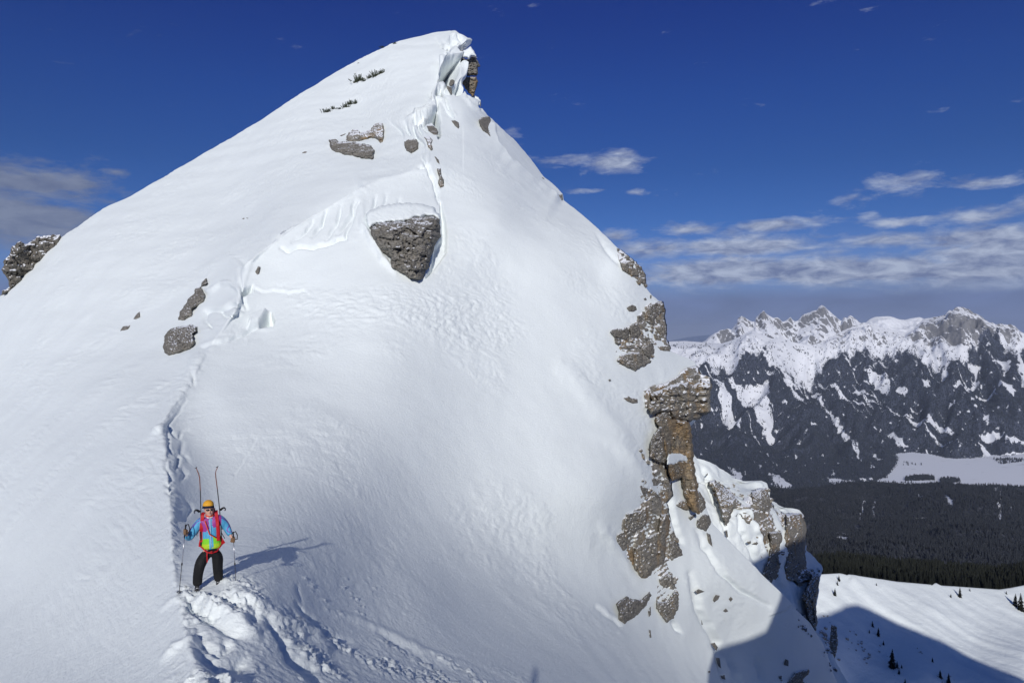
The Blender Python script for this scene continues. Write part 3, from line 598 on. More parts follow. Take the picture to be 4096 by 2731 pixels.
# ================= ridge on which the photographer stands (behind and right; throws the big shadow) =================
crest = [(-120,-26),(-60,-14),(-20,-5),(-4,-1.9),(0,-1.62),(3,-2.0),(8,-3.2),(11.3,-2.6),(12.6,.4),(14.3,2.7),(17.5,3.6),(20.5,4.6),(22.6,8),(25,14.5),(40,22),(80,30),(130,38),(180,44),(219,52),(236,59),(246,61),(256,57),(277,44),(300,30),(331,2),(370,-30),(460,-90)]
cf = polyf(crest)
xs = np.concatenate([np.arange(-120, -10, 4), np.arange(-10, 40, .5), np.arange(40, 460, 3)])
yk = np.array([-160,-100,-60,-34,-20,-12,-7,-4,-2.2,-1.2,-.5,0,.6,1.4,2.4,3.6,6,9,14,24,42,70,110,170.])
X, Y = np.meshgrid(xs, yk)
base = cf(X)
dist = np.abs(Y)
slope_f = np.where(Y > 0, 1.12, .60)
near = sstep(16, 4, np.abs(X))
slope_f = np.where(Y > 0, slope_f*(1-near)+.60*near, slope_f*(1-near)+.30*near)
Z = base-slope_f*dist-np.where(dist > 0, .0, 0)+.35*np.minimum(dist, 1)*noise(np.stack([X/3, Y/3, 0*X], -1))*.5
Z = Z-np.where(Y > 60, (Y-60)*.15, 0)+(.5*noise(np.stack([X/4, 0*X, 0*X], -1)))*sstep(14, 30, X)*sstep(3, 0, dist)*1.2
o = link('photographer_ridge', mesh_np('photographer_ridge', np.stack([X, Y, Z], -1).reshape(-1, 3), gridfaces(*X.shape)[:, ::-1], [SNOW3])); tag(o, kind='structure')
# lower ground joining everything together
gx = np.linspace(-6000, 14000, 60); gy = np.linspace(-5000, 34000, 80); X, Y = np.meshgrid(gx, gy); Z = -1030+0*X
o = link('ground', mesh_np('ground', np.stack([X, Y, Z], -1).reshape(-1, 3), gridfaces(*X.shape), [vmat])); tag(o, kind='structure')
# ================= rocks =================
LIME = rock_material('grey_limestone', (.27,.255,.225), (.10,.093,.082), 0, .12, .93)
LIMES = rock_material('grey_limestone_ledges', (.32,.30,.26), (.125,.116,.10), .12, .3, .80)
OCH = rock_material('ochre_stained_limestone', (.27,.24,.19), (.11,.095,.078), .5, .3, .95)
OCHS = rock_material('ochre_ledged_limestone', (.33,.305,.26), (.13,.12,.10), .2, .3, .84)
def poly_area(p):
    p = np.array(p); x, y = p[:, 0], p[:, 1]; return abs((x*np.roll(y, -1)-y*np.roll(x, -1)).sum())/2
def rough_outline(poly, step, amp, seed):
    out = []; n = len(poly)
    for k in range(n):
        a = np.array(poly[k], float); b = np.array(poly[(k+1) % n], float); L = np.hypot(*(b-a)); m = max(1, int(L/step))
        nr = np.array([-(b-a)[1], (b-a)[0]])/(L+1e-9)
        for j in range(m):
            q = a+(b-a)*j/m; out.append((q, nr))
    Q = np.array([o[0] for o in out]); Nn = np.array([o[1] for o in out])
    w = fbm(np.stack([Q[:, 0]/(step*3.2), Q[:, 1]/(step*3.2), np.full(len(Q), seed*3.7)], -1), 3)
    return Q+Nn*(w*amp)[:, None]
def rock_mesh(poly, base, bulge=None, seed=0, ledge=.22, rough=.8, embed=.12, backf=1.0, upr=.5, lf=1.0):
    A = poly_area(poly); size = math.sqrt(A)
    P0 = np.array(poly); ext = np.ptp(P0, axis=0); minor = A/max(ext)
    h = min(max(size/26, 2.6), 6.0)
    ring = rough_outline(poly, h*1.1, min(h*1.0, size*.05), seed)
    lo = ring.min(0); hi = ring.max(0)
    gu, gv = np.meshgrid(np.arange(lo[0], hi[0], h), np.arange(lo[1], hi[1], h*.9)); gu = gu+((np.arange(gu.shape[0]) % 2)*h*.5)[:, None]
    rs = np.random.RandomState(seed+11); gu = gu+rs.uniform(-.28, .28, gu.shape)*h; gv = gv+rs.uniform(-.28, .28, gv.shape)*h
    gu = gu.ravel(); gv = gv.ravel()
    keep = inpoly(gu, gv, ring); d, _, _ = segdist(gu, gv, ring, True); keep &= d > h*.55
    pts = np.concatenate([ring, np.stack([gu[keep], gv[keep]], -1)]); nb = len(ring)
    res = delaunay_2d_cdt([Vector(p) for p in pts.tolist()], [(i, (i+1) % nb) for i in range(nb)], [list(range(nb))], 1, 1e-5)
    vv = np.array([[v.x, v.y] for v in res[0]]); ff = np.array([list(f) for f in res[2] if len(f) == 3], int)
    d, _, _ = segdist(vv[:, 0], vv[:, 1], ring, True); onb = d < 1e-3
    # rock faces stand steeper than the snow round them: they lean out of the slope towards their top
    uo = np.linspace(lo[0], hi[0], 40); vb_ = np.array([max([vv[k, 1] for k in range(len(vv)) if abs(vv[k, 0]-x) < (hi[0]-lo[0])/30+h] or [hi[1]]) for x in uo]); vb_ = np.convolve(np.pad(vb_, 2, 'edge'), np.ones(5)/5, 'valid')
    vbot = np.maximum(np.interp(vv[:, 0], uo, vb_), vv[:, 1]); Ds = base(vv[:, 0], vv[:, 1]); Dbt = base(vv[:, 0], vbot); lean = np.clip(Ds-Dbt, 0, None)
    D0 = Ds; mpp = D0/F; Sz = size*mpp.mean()
    if bulge is None: bulge = .22
    Tm = bulge*Sz
    w = max(minor*.24, h*1.5); t = np.clip(d/w, 0, 1); T = Tm*np.sqrt(1-(1-t)**2)+np.minimum(lean*upr, Sz*.5)*sstep(0, 1, d/(h*1.6))
    p3 = P(vv[:, 0], vv[:, 1], D0); s = 4.2/Sz
    F1, F2, cv = worley(p3*[s*.8, s*.8, s*1.25]+seed*1.9)
    F1b, F2b, cvb = worley(p3*[s*2.3, s*2.3, s*3.2]+seed*2.3)
    n = fbm(p3*s*1.3+seed, 4, .55); e = np.clip(d/(h*2), 0, 1)
    zz = p3[:, 2]*s*1.5*lf+.35*noise(p3*s*.5+seed)+.1*p3[:, 0]*s
    led = (zz-np.floor(zz)); led = np.minimum(led*1.2, 1)*np.where(led > .85, (1-led)/.15, 1)
    ns = (1.15*(cv-.5)+.50*(cvb-.5)+.28*n-.30*sstep(.09, 0, F2-F1)-.14*sstep(.08, 0, F2b-F1b)-ledge*led)*Tm*.62*rough*e
    Df = D0-T-ns+Tm*embed*(1-e)
    D_b = D0+Tm*backf*np.sqrt(np.maximum(1-(1-t)**2, 0))+Tm*embed
    Df = np.where(onb, D0+Tm*embed, Df)
    ctr = P(P0[:, 0].mean(), P0[:, 1].max(), float(D0.mean()))
    cof = P(vv[:, 0], vv[:, 1], Df); cob = P(vv[:, 0], vv[:, 1], D_b)
    a = cof[ff]; nn = np.cross(a[:, 1]-a[:, 0], a[:, 2]-a[:, 0]); flip = (nn*a[:, 0]).sum(-1) > 0
    ff[flip] = ff[flip][:, ::-1]
    bidx = np.arange(len(vv))+len(vv); bidx[onb] = np.arange(len(vv))[onb]
    fb = bidx[ff][:, ::-1]
    co = np.concatenate([cof, cob])-ctr
    return co, np.concatenate([ff, fb]), ctr
def rock(poly, label, name='rock', cat='rock', mat=None, base=None, parent=None, group=None, **kw):
    base = base or main_depth; kw.setdefault('seed', int(abs(poly[0][0]*7+poly[0][1]*3)) % 97)
    co, f, ctr = rock_mesh(poly, base, **kw)
    me = mesh_np(name, co, f, [mat or LIME], smooth=(name == 'snow_cap' or mat is not None and mat.name.startswith('snowy')))
    o = link(name, me, None, ctr.tolist()); tag(o, label, cat, group); return o
shb = lambda u, v: 1/fT(u, v)
R1 = lambda pts: [(x/.5742, y/.5742) for x, y in pts]
rock(RL([(20,895),(65,830),(62,750),(120,700),(160,610),(200,530),(260,475),(320,458),(400,490),(480,450),(560,415),(600,370),(660,358),(760,350),(830,335),(890,352),(940,345),(960,420),(1050,500),(1040,545),(975,570),(910,600),(905,660),(860,720),(780,780),(640,910),(400,1080),(180,1210),(60,1290),(5,1305),(40,1240),(150,1180),(145,1100),(110,1040),(70,980)]),
     'craggy grey outcrop on the left skyline at the edge of the photo', 'rock_outcrop', mat=rock_material('outcrop_limestone', (.20,.185,.16), (.07,.064,.056), 0, .45, .78), base=lambda u, v: np.interp(u, [0, 260], [77, 82]), bulge=.16, backf=2.0, rough=1.3)
rock(R3([(1585,315),(1620,285),(1700,272),(1790,270),(1860,245),(1960,235),(1995,255),(2003,300),(2007,365),(1965,420),(1960,460),(1940,500),(1945,545),(1915,560),(1905,600),(1885,618),(1820,610),(1760,570),(1715,545),(1705,490),(1650,450),(1600,390)]),
     'largest boulder in the middle of the snow face, under a thick snow cap', 'boulder', cat='boulder', bulge=.30, seed=5)
rock(R3([(378,950),(400,915),(450,890),(545,878),(572,890),(575,915),(552,935),(550,960),(567,985),(550,1010),(480,1040),(405,1065),(375,1040),(370,1010),(380,980)]),
     'squarish cracked grey boulder left of the ridge crest', 'boulder', cat='boulder', bulge=.25, seed=9)
rock(R3([(625,605),(640,635),(600,660),(620,700),(618,735),(580,770),(545,790),(545,825),(490,850),(458,857),(470,800),(500,760),(520,720),(550,700),(555,665),(590,655),(600,625)]),
     'long narrow slanting rock just above the squarish boulder', 'rock_outcrop', bulge=.2)
rock(R3([(195,845),(215,815),(238,795),(235,835),(210,845)]), 'small pointed rock left of the long slanting rock, the upper of a pair')
rock(R3([(108,922),(135,890),(178,883),(165,905)]), 'small flat rock at the lower left of the pair beside the slanting rock')
rock(R3([(410,668),(430,650),(455,648),(440,662)]), 'little flat stone on the windward snow up and left of the slanting rock')
rock(R3([(332,738),(345,728),(358,730),(346,737)]), 'tiny stone peeping through the snow below the little flat stone')
rock(R3([(381,1138),(390,1122),(402,1120),(396,1135)]), 'tiny stone in the snow just below the squarish boulder')
rock(R3([(828,264),(845,250),(885,247),(875,260)]), 'small dark stone alone in the middle of the windward snow slope')
rock(R3([(912,570),(930,535),(945,540),(938,580),(925,587)]), 'dark sliver of rock in a hollow at the crest of the drift')
rock(R2([(345,925),(370,860),(410,835),(440,830),(462,862),(500,850),(540,835),(560,800),(600,782),(635,785),(645,840),(640,935),(615,945),(575,905),(530,900),(470,925),(430,930),(380,930)]),
     'upper half of the broad split outcrop on the upper slope', 'rock_outcrop', mat=LIMES, bulge=.2)
rock(R2([(222,915),(270,910),(300,930),(360,930),(420,930),(470,945),(540,955),(572,1000),(560,1065),(480,1058),(400,1040),(330,1030),(240,1000),(225,960)]),
     'lower half of the broad split outcrop on the upper slope', 'rock_outcrop', bulge=.22)
rock(R2([(455,803),(490,795),(535,797),(530,812),(490,835),(470,825)]), 'flat stone touching the top of the broad split outcrop')
rock(R2([(383,832),(425,812),(430,822),(400,838)]), 'thin stone at the upper left of the broad split outcrop')
rock(R2([(305,885),(350,862),(355,872),(315,890)]), 'thin low stone lying along the left edge of the broad split outcrop')
rock(R2([(12,1015),(35,1003),(62,1003),(50,1020),(20,1025)]), 'small stone on open snow left of the broad split outcrop')
rock(R2([(795,935),(830,912),(890,910),(908,940),(905,985),(870,1010),(850,1022),(810,1000),(800,970)]), 'rounded egg-shaped rock right of the broad split outcrop', 'boulder', cat='boulder', bulge=.3)
rock(R2([(968,810),(1010,805),(1045,830),(1058,860),(1050,882),(1020,880),(985,850)]), 'small rock under the curled cornice, right above the knobbly strip', bulge=.3)
rock(R2([(945,890),(990,890),(1015,920),(1005,950),(1018,990),(1005,1000),(980,970),(965,920)]), 'knobbly strip of rock right of the egg-shaped rock', mat=LIMES, bulge=.25)
rock(R2([(1028,1043),(1040,1048),(1062,1073),(1070,1105),(1050,1090)]), 'thin upper sliver of rock on the edge of the big snow face')
rock(R2([(1048,1135),(1075,1130),(1085,1190),(1105,1230),(1100,1270),(1070,1285),(1055,1250),(1065,1200),(1050,1170)]), 'tall narrow rock on the edge of the big face, above the largest boulder', mat=LIMES, bulge=.3)
rock(R2([(1157,770),(1185,765),(1215,785),(1220,820),(1212,833),(1190,815),(1170,790)]), 'small rock at the foot of the snow rib below the summit', bulge=.3)
rock(R2([(1368,765),(1400,742),(1450,737),(1462,790),(1480,830),(1490,900),(1480,945),(1465,935),(1440,890),(1400,850),(1375,810)]), 'upright slab of grey rock on the right skyline below the summit', 'rock_slab', bulge=.24, base=lambda u, v: main_depth(np.minimum(u, uR(v)-8), v)-1.3)
rock(R2([(1482,935),(1495,925),(1505,945),(1500,962),(1488,955)]), 'little stone at the lower tip of the upright slab')
rock(R2([(1960,1345),(1985,1335),(2008,1330),(2012,1375),(2000,1380),(1980,1362)]), 'small rock at the lower end of the far right snow strip', base=lambda u, v: main_depth(u-6, v)-.5, bulge=.4)
rock(R2([(1849,1203),(1868,1205),(1872,1222),(1858,1214)]), 'stone chip on the right skyline halfway down the snow strip')
rock(R2([(800,396),(812,384),(826,383),(824,392)]), 'left one of two small stones on the summit slope')
rock(R2([(835,388),(838,375),(850,371),(856,382),(848,390)]), 'right one of two small stones on the summit slope')
rock(R2([(422,335),(435,324),(460,320),(448,332)]), 'small stone high on the left flank of the summit slope')
rock(R2([(625,276),(640,269),(650,270),(640,278)]), 'tiny stone just below the skyline near the summit')
# summit cliff
cliff = lambda u, v: np.interp(v, [180, 300, 390], [100.5, 98, 96])+0*u
rock(RS([(715,345),(740,320),(790,318),(800,350),(790,410),(830,430),(870,425),(900,395),(945,392),(975,450),(1007,518),(978,530),(975,590),(982,620),(960,640),(880,640),(800,640),(790,560),(745,470),(745,400)]),
     'dark grey block of cliff directly under the summit cornice', 'summit_cliff', cat='cliff', mat=LIME, base=cliff, bulge=.3, seed=3, backf=1.6)
rock(RS([(800,650),(880,648),(960,650),(975,700),(972,760),(940,840),(935,880),(910,905),(870,860),(820,800),(775,725),(800,700)]),
     'tan and grey rock wall at the bottom of the summit cliff', 'summit_cliff', cat='cliff', mat=OCH, base=cliff, bulge=.26, seed=8, backf=1.6)
rock(RS([(615,740),(630,690),(660,680),(685,700),(680,740),(650,770),(620,765)]), 'small brown rock in the hollow left of the summit cliff', base=lambda u, v: main_depth(u, v)-.3, bulge=.4)
rock(RS([(585,760),(610,770),(650,790),(655,870),(635,865),(610,830),(590,800)]), 'narrow rock hanging under the brown rock in the summit hollow', base=lambda u, v: main_depth(u, v)-.2, bulge=.3)
rock(RS([(1005,985),(1015,960),(1014,1025),(1004,1030)]), 'dark chip of rock below the little snow knob on the right skyline', base=lambda u, v: main_depth(u-8, v), bulge=.4)
# snow cap over the cliff and the snow knob beside it
CAP = snow_material('cornice_snow', .05, 2.5, (1, 1, 1), b2=.1, s2=.7)
for pl, lab in ((RS([(795,322),(850,300),(880,268),(905,290),(945,360),(972,420),(940,395),(895,392),(868,425),(862,445),(840,415),(790,405)]), 'white snow hood lying on the shoulder of the summit cliff'),
                (RS([(912,900),(935,885),(985,910),(1012,945),(1008,1005),(990,1010),(950,960)]), 'small round snow knob on the right skyline under the summit cliff')):
    rock(pl, lab, 'snow_cap', cat='snow', mat=CAP, base=lambda u, v: 97+0*u, bulge=.28, rough=.15, backf=1.5)
rock(R3([(1582,316),(1556,262),(1575,215),(1640,182),(1760,165),(1880,165),(1965,190),(2002,250),(1996,262),(1960,240),(1860,250),(1790,275),(1700,278),(1620,292)]), 'thick rounded snow cap bulging over the top of the largest boulder', 'snow_cap', cat='snow', mat=CAP, base=lambda u, v: main_depth(u, v)-.15, bulge=.22, rough=.10, upr=.25)
# right-hand crags
BED = rock_material('snowy_bedrock', (.35,.33,.29), (.14,.13,.115), .10, .75, .60, 1.3)
for p, lab, bs in ((R4([(545,575),(600,500),(665,468),(708,480),(722,540),(732,690),(758,770),(755,792),(680,792),(655,840),(590,890),(540,915),(480,890),(425,862),(402,750),(378,668),(450,650),(520,612)]), 'broken snow-covered rock step from which the upper right-hand crags stand out', main_depth),
                   (R4([(420,148),(445,152),(520,215),(570,258),(603,310),(602,380),(560,352),(480,300),(440,240),(425,182)]), 'snow-dusted rock rib under the topmost stones of the right skyline', main_depth),
                   (R5([(455,110),(560,60),(560,240),(590,340),(600,420),(560,470),(585,580),(590,650),(655,780),(600,820),(560,830),(600,900),(632,1010),(630,1110),(560,1200),(495,1110),(500,940),(440,935),(360,870),(255,740),(252,640),(312,540),(395,500),(392,370),(465,310)]), 'snow-plastered rock wall left of the yellowish gully', main_depth),
                   (R4([(600,1140),(590,1060),(640,1005),(735,985),(780,955),(860,890),(920,885),(960,935),(1005,950),(1015,1010),(1000,1060),(800,1110)]), 'snow-streaked sloping top of the great overhang', lambda u, v: main_depth(np.minimum(u, 2800), v)-.4),
                   (R5([(815,335),(900,365),(960,400),(1010,455),(1070,395),(1165,378),(1195,450),(1215,505),(1275,535),(1390,540),(1410,640),(1405,860),(1485,890),(1475,930),(1380,960),(1230,920),(1195,960),(1140,910),(1170,830),(1120,780),(1080,640),(1000,540),(950,590),(915,612),(880,520)]), 'snow-plastered broken face of the lower shoulder', shb)):
    rock(p, lab, 'rock_outcrop', cat='rock face', mat=BED, base=bs, bulge=.035, rough=2.6, ledge=.8, upr=.03, lf=3.2)
rk = [
 ([(418,145),(435,145),(437,160),(425,168)], 'tiny stone at the top of the right-hand crags', LIME),
 ([(445,180),(465,178),(466,192),(450,192)], 'second tiny stone at the top of the right-hand crags', LIME),
 ([(440,230),(485,230),(500,250),(490,300),(455,285)], 'small ledged rock below the two tiny top stones', LIMES),
 ([(490,262),(545,270),(555,290),(560,320),(530,318),(492,300)], 'flat tan rock beside the small ledged rock on the skyline', OCHS),
 ([(553,262),(575,260),(580,280),(565,284)], 'small skyline stone right of the flat tan rock', LIME),
 ([(555,340),(575,330),(600,328),(600,365),(590,372),(570,358)], 'brown rock block on the skyline under the flat tan rock', OCHS),
 ([(586,372),(610,370),(612,388),(598,392)], 'little brown stone at the foot of the skyline rocks', OCHS),
 ([(480,520),(510,498),(540,508),(545,530),(520,545),(495,540)], 'smooth pale grey rock alone in snow left of the jutting crag', LIME),
 ([(588,462),(600,455),(608,468),(596,472)], 'tiny stone above the jutting crag', LIME), ([(627,440),(638,438),(636,460),(628,460)], 'upright chip of stone on the skyline above the jutting crag', LIME),
 ([(590,545),(620,500),(665,480),(710,492),(720,540),(690,560),(660,590),(655,630),(630,625),(600,600),(590,570)], 'jutting flat-topped crag overhanging on the right skyline', LIMES),
 ([(655,590),(690,583),(692,618),(665,615)], 'small tan block tucked under the jutting crag', OCHS),
 ([(655,640),(690,625),(722,640),(728,680),(700,700),(675,670)], 'blocky rock on the skyline below the jutting crag', OCHS),
 ([(545,570),(575,562),(582,585),(580,615),(555,610)], 'small rock left of the jutting crag', LIME),
 ([(585,645),(610,645),(622,662),(600,670)], 'small flat rock between the double boulder and the blocky skyline rock', LIME),
 ([(375,670),(400,650),(450,650),(485,640),(500,670),(495,700),(480,720),(440,712),(400,700)], 'wide grey boulder, left half of the cracked pair', LIME),
 ([(495,645),(520,615),(555,620),(573,670),(570,695),(530,710),(505,702)], 'rounded grey boulder, right half of the cracked pair', LIME),
 ([(402,702),(440,712),(450,725),(430,755),(410,740)], 'small wedge of rock under the left half of the cracked pair', LIME),
 ([(440,760),(510,745),(535,770),(500,780),(460,775)], 'low flat rock under the cracked pair of boulders', LIMES),
 ([(645,680),(690,690),(700,725),(660,722)], 'tan rock at the foot of the blocky skyline rock', OCHS),
 ([(585,710),(620,700),(625,720),(600,725)], 'little rock above the dark upright block', LIME),
 ([(420,850),(440,815),(520,795),(580,800),(585,880),(540,915),(480,890),(440,865)], 'layered rock streaked with snow at the bottom of the upper crags', LIMES),
 ([(575,780),(630,735),(650,740),(655,800),(630,835),(590,815)], 'dark upright block right of the layered streaked rock', LIME),
 ([(670,760),(740,755),(755,790),(690,785)], 'thin flat rock on the skyline at the end of the upper crags', OCHS),
 ([(366,970),(376,964),(385,974),(374,980)], 'lone tiny pebble on the snow face left of the great overhang', LIME),
 ([(460,1085),(490,1072),(550,1090),(553,1115),(520,1118),(480,1100)], 'low rock half buried in snow left of the great overhang', LIMES),
 ([(585,1040),(640,1005),(685,1015),(690,1035),(640,1040),(600,1055)], 'rubbly flat rocks at the upper left of the great overhang', LIMES),
 ([(735,1000),(770,965),(830,960),(825,985),(770,1015)], 'small slab lying on top of the great overhang', LIMES),
 ([(860,895),(915,890),(925,915),(880,925)], 'small slab at the snowy top edge above the great overhang', LIMES),
 ([(850,945),(900,935),(935,930),(945,960),(900,1005),(870,975)], 'tilted slab standing on the great overhang', LIME),
 ([(950,955),(1005,948),(1003,965),(970,975)], 'thin plate of rock sticking out at the right of the great overhang', LIME),
]
for p, lab, m_ in rk:
    rock(R4(p), lab, 'rock', mat=m_, base=lambda u, v: main_depth(u, v)-.15, bulge=.26)
ov = rock(R4([(605,1150),(640,1100),(630,1060),(690,1030),(735,1010),(830,990),(870,980),(900,1005),(945,965),(975,978),(1003,985),(1015,1010),(1000,1110),(1005,1165),(985,1185),(940,1210),(880,1232),(820,1215),(770,1212),(740,1190),(700,1175),(640,1182)]),
     'great overhanging head of layered rock on the right skyline', 'overhanging_crag', cat='crag', mat=OCHS, base=lambda u, v: main_depth(np.minimum(u, 2800), v)-1.0, bulge=.34, seed=4, ledge=.6)
rock(R4([(655,1175),(730,1185),(770,1215),(820,1218),(870,1228),(893,1330),(905,1500),(917,1568),(930,1640),(935,1750),(938,1812),(900,1800),(860,1760),(840,1700),(820,1600),(800,1500),(735,1480),(712,1400),(690,1290),(660,1225)]),
     'tall ochre pillar of rock standing under the great overhang', 'rock_pillar', cat='crag', mat=OCH, base=lambda u, v: main_depth(np.minimum(u, 2745), v)-.2, bulge=.22, seed=6, ledge=.2)
rock(R5([(455,110),(475,60),(510,10),(530,0),(550,60),(540,140),(563,200),(545,235),(500,225),(455,195)]), 'dark brown rock left of the ochre pillar', mat=OCHS, base=lambda u, v: main_depth(u, v)-.8, bulge=.4)
rock(R4([(660,1205),(720,1165),(765,1210),(730,1250),(690,1270),(665,1240)]), 'rounded grey rock in the angle between overhang and pillar', mat=LIMES, base=lambda u, v: main_depth(u, v)-1.0, bulge=.4)
rock(R5([(565,240),(600,215),(680,215),(690,270),(660,310),(640,320),(590,340),(570,290)]), 'square ochre block under a snow cushion at the foot of the pillar', 'boulder', cat='boulder', mat=OCH, base=lambda u, v: main_depth(u, v)-1.6, bulge=.4)
rock(R5([(555,205),(570,172),(640,168),(685,185),(690,222),(640,218),(600,238),(560,240)]), 'white snow cushion on the ledge halfway down the ochre pillar', 'snow_cap', cat='snow', mat=CAP, base=lambda u, v: main_depth(u, v)-2.4, bulge=.3, rough=.12)
r5 = [
 ([(390,370),(430,340),(450,385),(425,445),(405,410)], 'small rock at the left end of the broken band under the pillar', LIME), ([(445,345),(470,318),(540,330),(500,365),(455,385)], 'broken rock band left of the square ochre block', LIMES),
 ([(360,160),(368,200),(388,250),(385,290),(370,260),(362,210)], 'thin vertical streak of rock in the snow left of the pillar', LIME),
 ([(550,350),(575,335),(572,400),(560,412)], 'small tan rock in the gully below the square ochre block', OCHS), ([(480,395),(520,440),(525,470),(500,455)], 'small rock in the snow left of the gully', LIME),
 ([(310,540),(350,525),(400,520),(440,485),(447,560),(430,610),(340,660),(320,700),(300,690),(300,600)], 'grey crag, uppermost of the big rocks at the left of the gully', LIMES),
 ([(250,710),(255,660),(300,640),(318,700),(315,750),(290,765)], 'small rock hanging below the left corner of the uppermost grey crag', LIMES),
 ([(360,750),(420,700),(500,640),(520,540),(560,540),(583,580),(575,650),(555,700),(550,820),(490,870),(440,930),(405,930),(360,870),(350,820)], 'largest dark crag at the left of the gully, with a snow spot', OCHS),
 ([(570,710),(610,700),(650,760),(655,790),(600,810),(570,770)], 'pale wedge of rock right of the largest dark crag', LIME), ([(575,660),(600,640),(620,690),(585,705)], 'small rock on top of the pale wedge', LIMES),
 ([(510,935),(540,910),(590,910),(598,960),(560,990),(520,970)], 'small broken rock above the snow-speckled crag', LIMES),
 ([(495,1075),(560,1070),(600,1010),(630,1020),(630,1110),(600,1170),(560,1200),(520,1150),(495,1110)], 'snow-speckled crag right of the lowest pale boulder', LIMES),
 ([(248,1085),(310,1040),(350,1055),(400,1060),(455,1010),(462,1040),(430,1100),(370,1160),(300,1207),(265,1190),(262,1130)], 'lowest pale grey boulder at the left edge of the gully rocks', LIME),
 ([(615,485),(640,450),(690,450),(720,400),(750,395),(790,450),(798,500),(770,530),(720,515),(660,515)], 'dark rounded crag right of the yellowish snow gully', LIMES),
 ([(660,375),(675,368),(685,385),(675,400)], 'small round stone above the dark rounded crag', LIME),
 ([(690,560),(730,535),(740,545),(705,578)], 'small flat rock under the dark rounded crag', LIME),
 ([(740,580),(780,540),(815,545),(830,590),(800,645),(740,620)], 'square rock below the dark rounded crag', LIME), ([(800,650),(825,665),(838,740),(810,712)], 'narrow rock trailing down from the square rock', LIME),
 ([(730,1010),(750,995),(790,1010),(745,1025)], 'thin stone in the snow below the square rock', LIME), ([(838,1060),(855,1030),(882,1035),(870,1060),(848,1075)], 'oval stone in the middle of the lower snow rib', LIME),
 ([(935,1055),(948,1042),(960,1055),(948,1072)], 'small stone right of the oval stone', LIME), ([(900,1128),(918,1112),(932,1130),(915,1136)], 'small stone below the oval stone', LIME),
 ([(768,1180),(778,1210),(770,1215)], 'tiny stone left of the lower snow rib', LIME), ([(445,1130),(460,1100),(462,1150),(450,1165)], 'slim dark rock right of the lowest pale boulder', LIME), ([(448,1240),(460,1245),(465,1290),(455,1290)], 'tiny slim rock under the lowest pale boulder', LIME),
 ([(825,1325),(850,1320),(870,1350),(860,1370),(840,1345)], 'small rock at the edge of the great shadow', LIMES), ([(855,1410),(880,1415),(890,1480),(870,1460)], 'dark rock just inside the edge of the great shadow', LIME), ([(885,1520),(910,1518),(915,1545),(895,1540)], 'small dark rock at the bottom of the photo in the shadow', LIME),
 ([(1270,1455),(1280,1420),(1300,1430),(1298,1465)], 'small dark rock above the large shaded outcrop', LIME),
 ([(1300,1555),(1340,1500),(1420,1480),(1430,1500),(1390,1540),(1385,1575),(1320,1590)], 'large shaded outcrop at the bottom edge of the photo', LIMES),
 ([(1238,1525),(1255,1520),(1258,1540),(1245,1543)], 'small shaded rock left of the large shaded outcrop', LIME),
 ([(1060,1400),(1075,1390),(1080,1402),(1068,1410)], 'tiny shaded stone on the lower snow', LIME) if False else ([(810,1495),(822,1490),(824,1500),(815,1505)], 'tiny stone on the shadow line of the lower snow rib', LIME),
]
for p, lab, m_ in r5:
    rock(R5(p), lab, 'rock', mat=m_, base=lambda u, v: main_depth(u, v)-.12, bulge=.26)
sh = [
 ([(815,340),(850,330),(900,380),(960,420),(1010,470),(1010,500),(960,510),(940,580),(915,610),(890,560),(880,500),(860,450),(850,400),(820,370)], 'grey rock wall at the left of the lower shoulder', LIMES, .2),
 ([(1070,405),(1110,380),(1165,380),(1190,440),(1195,500),(1150,530),(1110,500),(1080,470)], 'crag with snow flecks below the first hump of the shoulder', LIMES, .25),
 ([(1275,545),(1320,525),(1380,540),(1400,590),(1408,640),(1392,800),(1400,860),(1350,890),(1300,910),(1270,860),(1280,760),(1270,700),(1285,600)], 'tall flat-faced rock tower at the right end of the shoulder', LIMES, .2),
 ([(1180,650),(1250,640),(1265,680),(1240,780),(1250,860),(1225,920),(1195,960),(1140,910),(1170,830),(1190,740)], 'streaked rock wall left of the rock tower', LIMES, .2),
 ([(1440,905),(1490,910),(1480,1000),(1465,1090),(1475,1200),(1465,1250),(1420,1190),(1400,1090),(1375,1045),(1400,1000)], 'black shaded cliff dropping under the snowy nose of the shoulder', LIMES, .3),
 ([(1380,915),(1400,905),(1430,915),(1420,945),(1395,940)], 'small rock on the snowy nose above the black cliff', LIME, .3), ([(1345,950),(1380,945),(1385,975),(1360,975)], 'small rock left of the black cliff', LIME, .3),
 ([(1045,710),(1065,698),(1072,715),(1055,722)], 'left one of two small stones in the middle of the shoulder snow', LIME, .4), ([(1080,720),(1100,705),(1115,715),(1105,728)], 'right one of two small stones in the middle of the shoulder snow', LIME, .4),
 ([(1048,590),(1060,584),(1064,594),(1053,597)], 'tiny stone on the upper snow of the shoulder', LIME, .4),
 ([(1130,640),(1155,650),(1150,700),(1135,690)], 'small rock left of the streaked rock wall', LIME, .3), ([(910,640),(925,635),(932,680),(920,680)], 'small rock below the grey wall of the shoulder', LIME, .3),
 ([(795,298),(808,290),(808,302),(797,308)], 'tiny stone high on the left of the shoulder', LIME, .4),
 ([(1340,1130),(1352,1110),(1345,1160),(1328,1190)], 'shaded rock rib below the black cliff, left one', LIME, .3), ([(1370,1170),(1400,1150),(1420,1200),(1400,1250),(1375,1220)], 'shaded rock rib below the black cliff, middle one', LIMES, .3),
 ([(1425,1240),(1450,1230),(1440,1290),(1415,1300)], 'shaded rock rib below the black cliff, right one', LIME, .3),
]
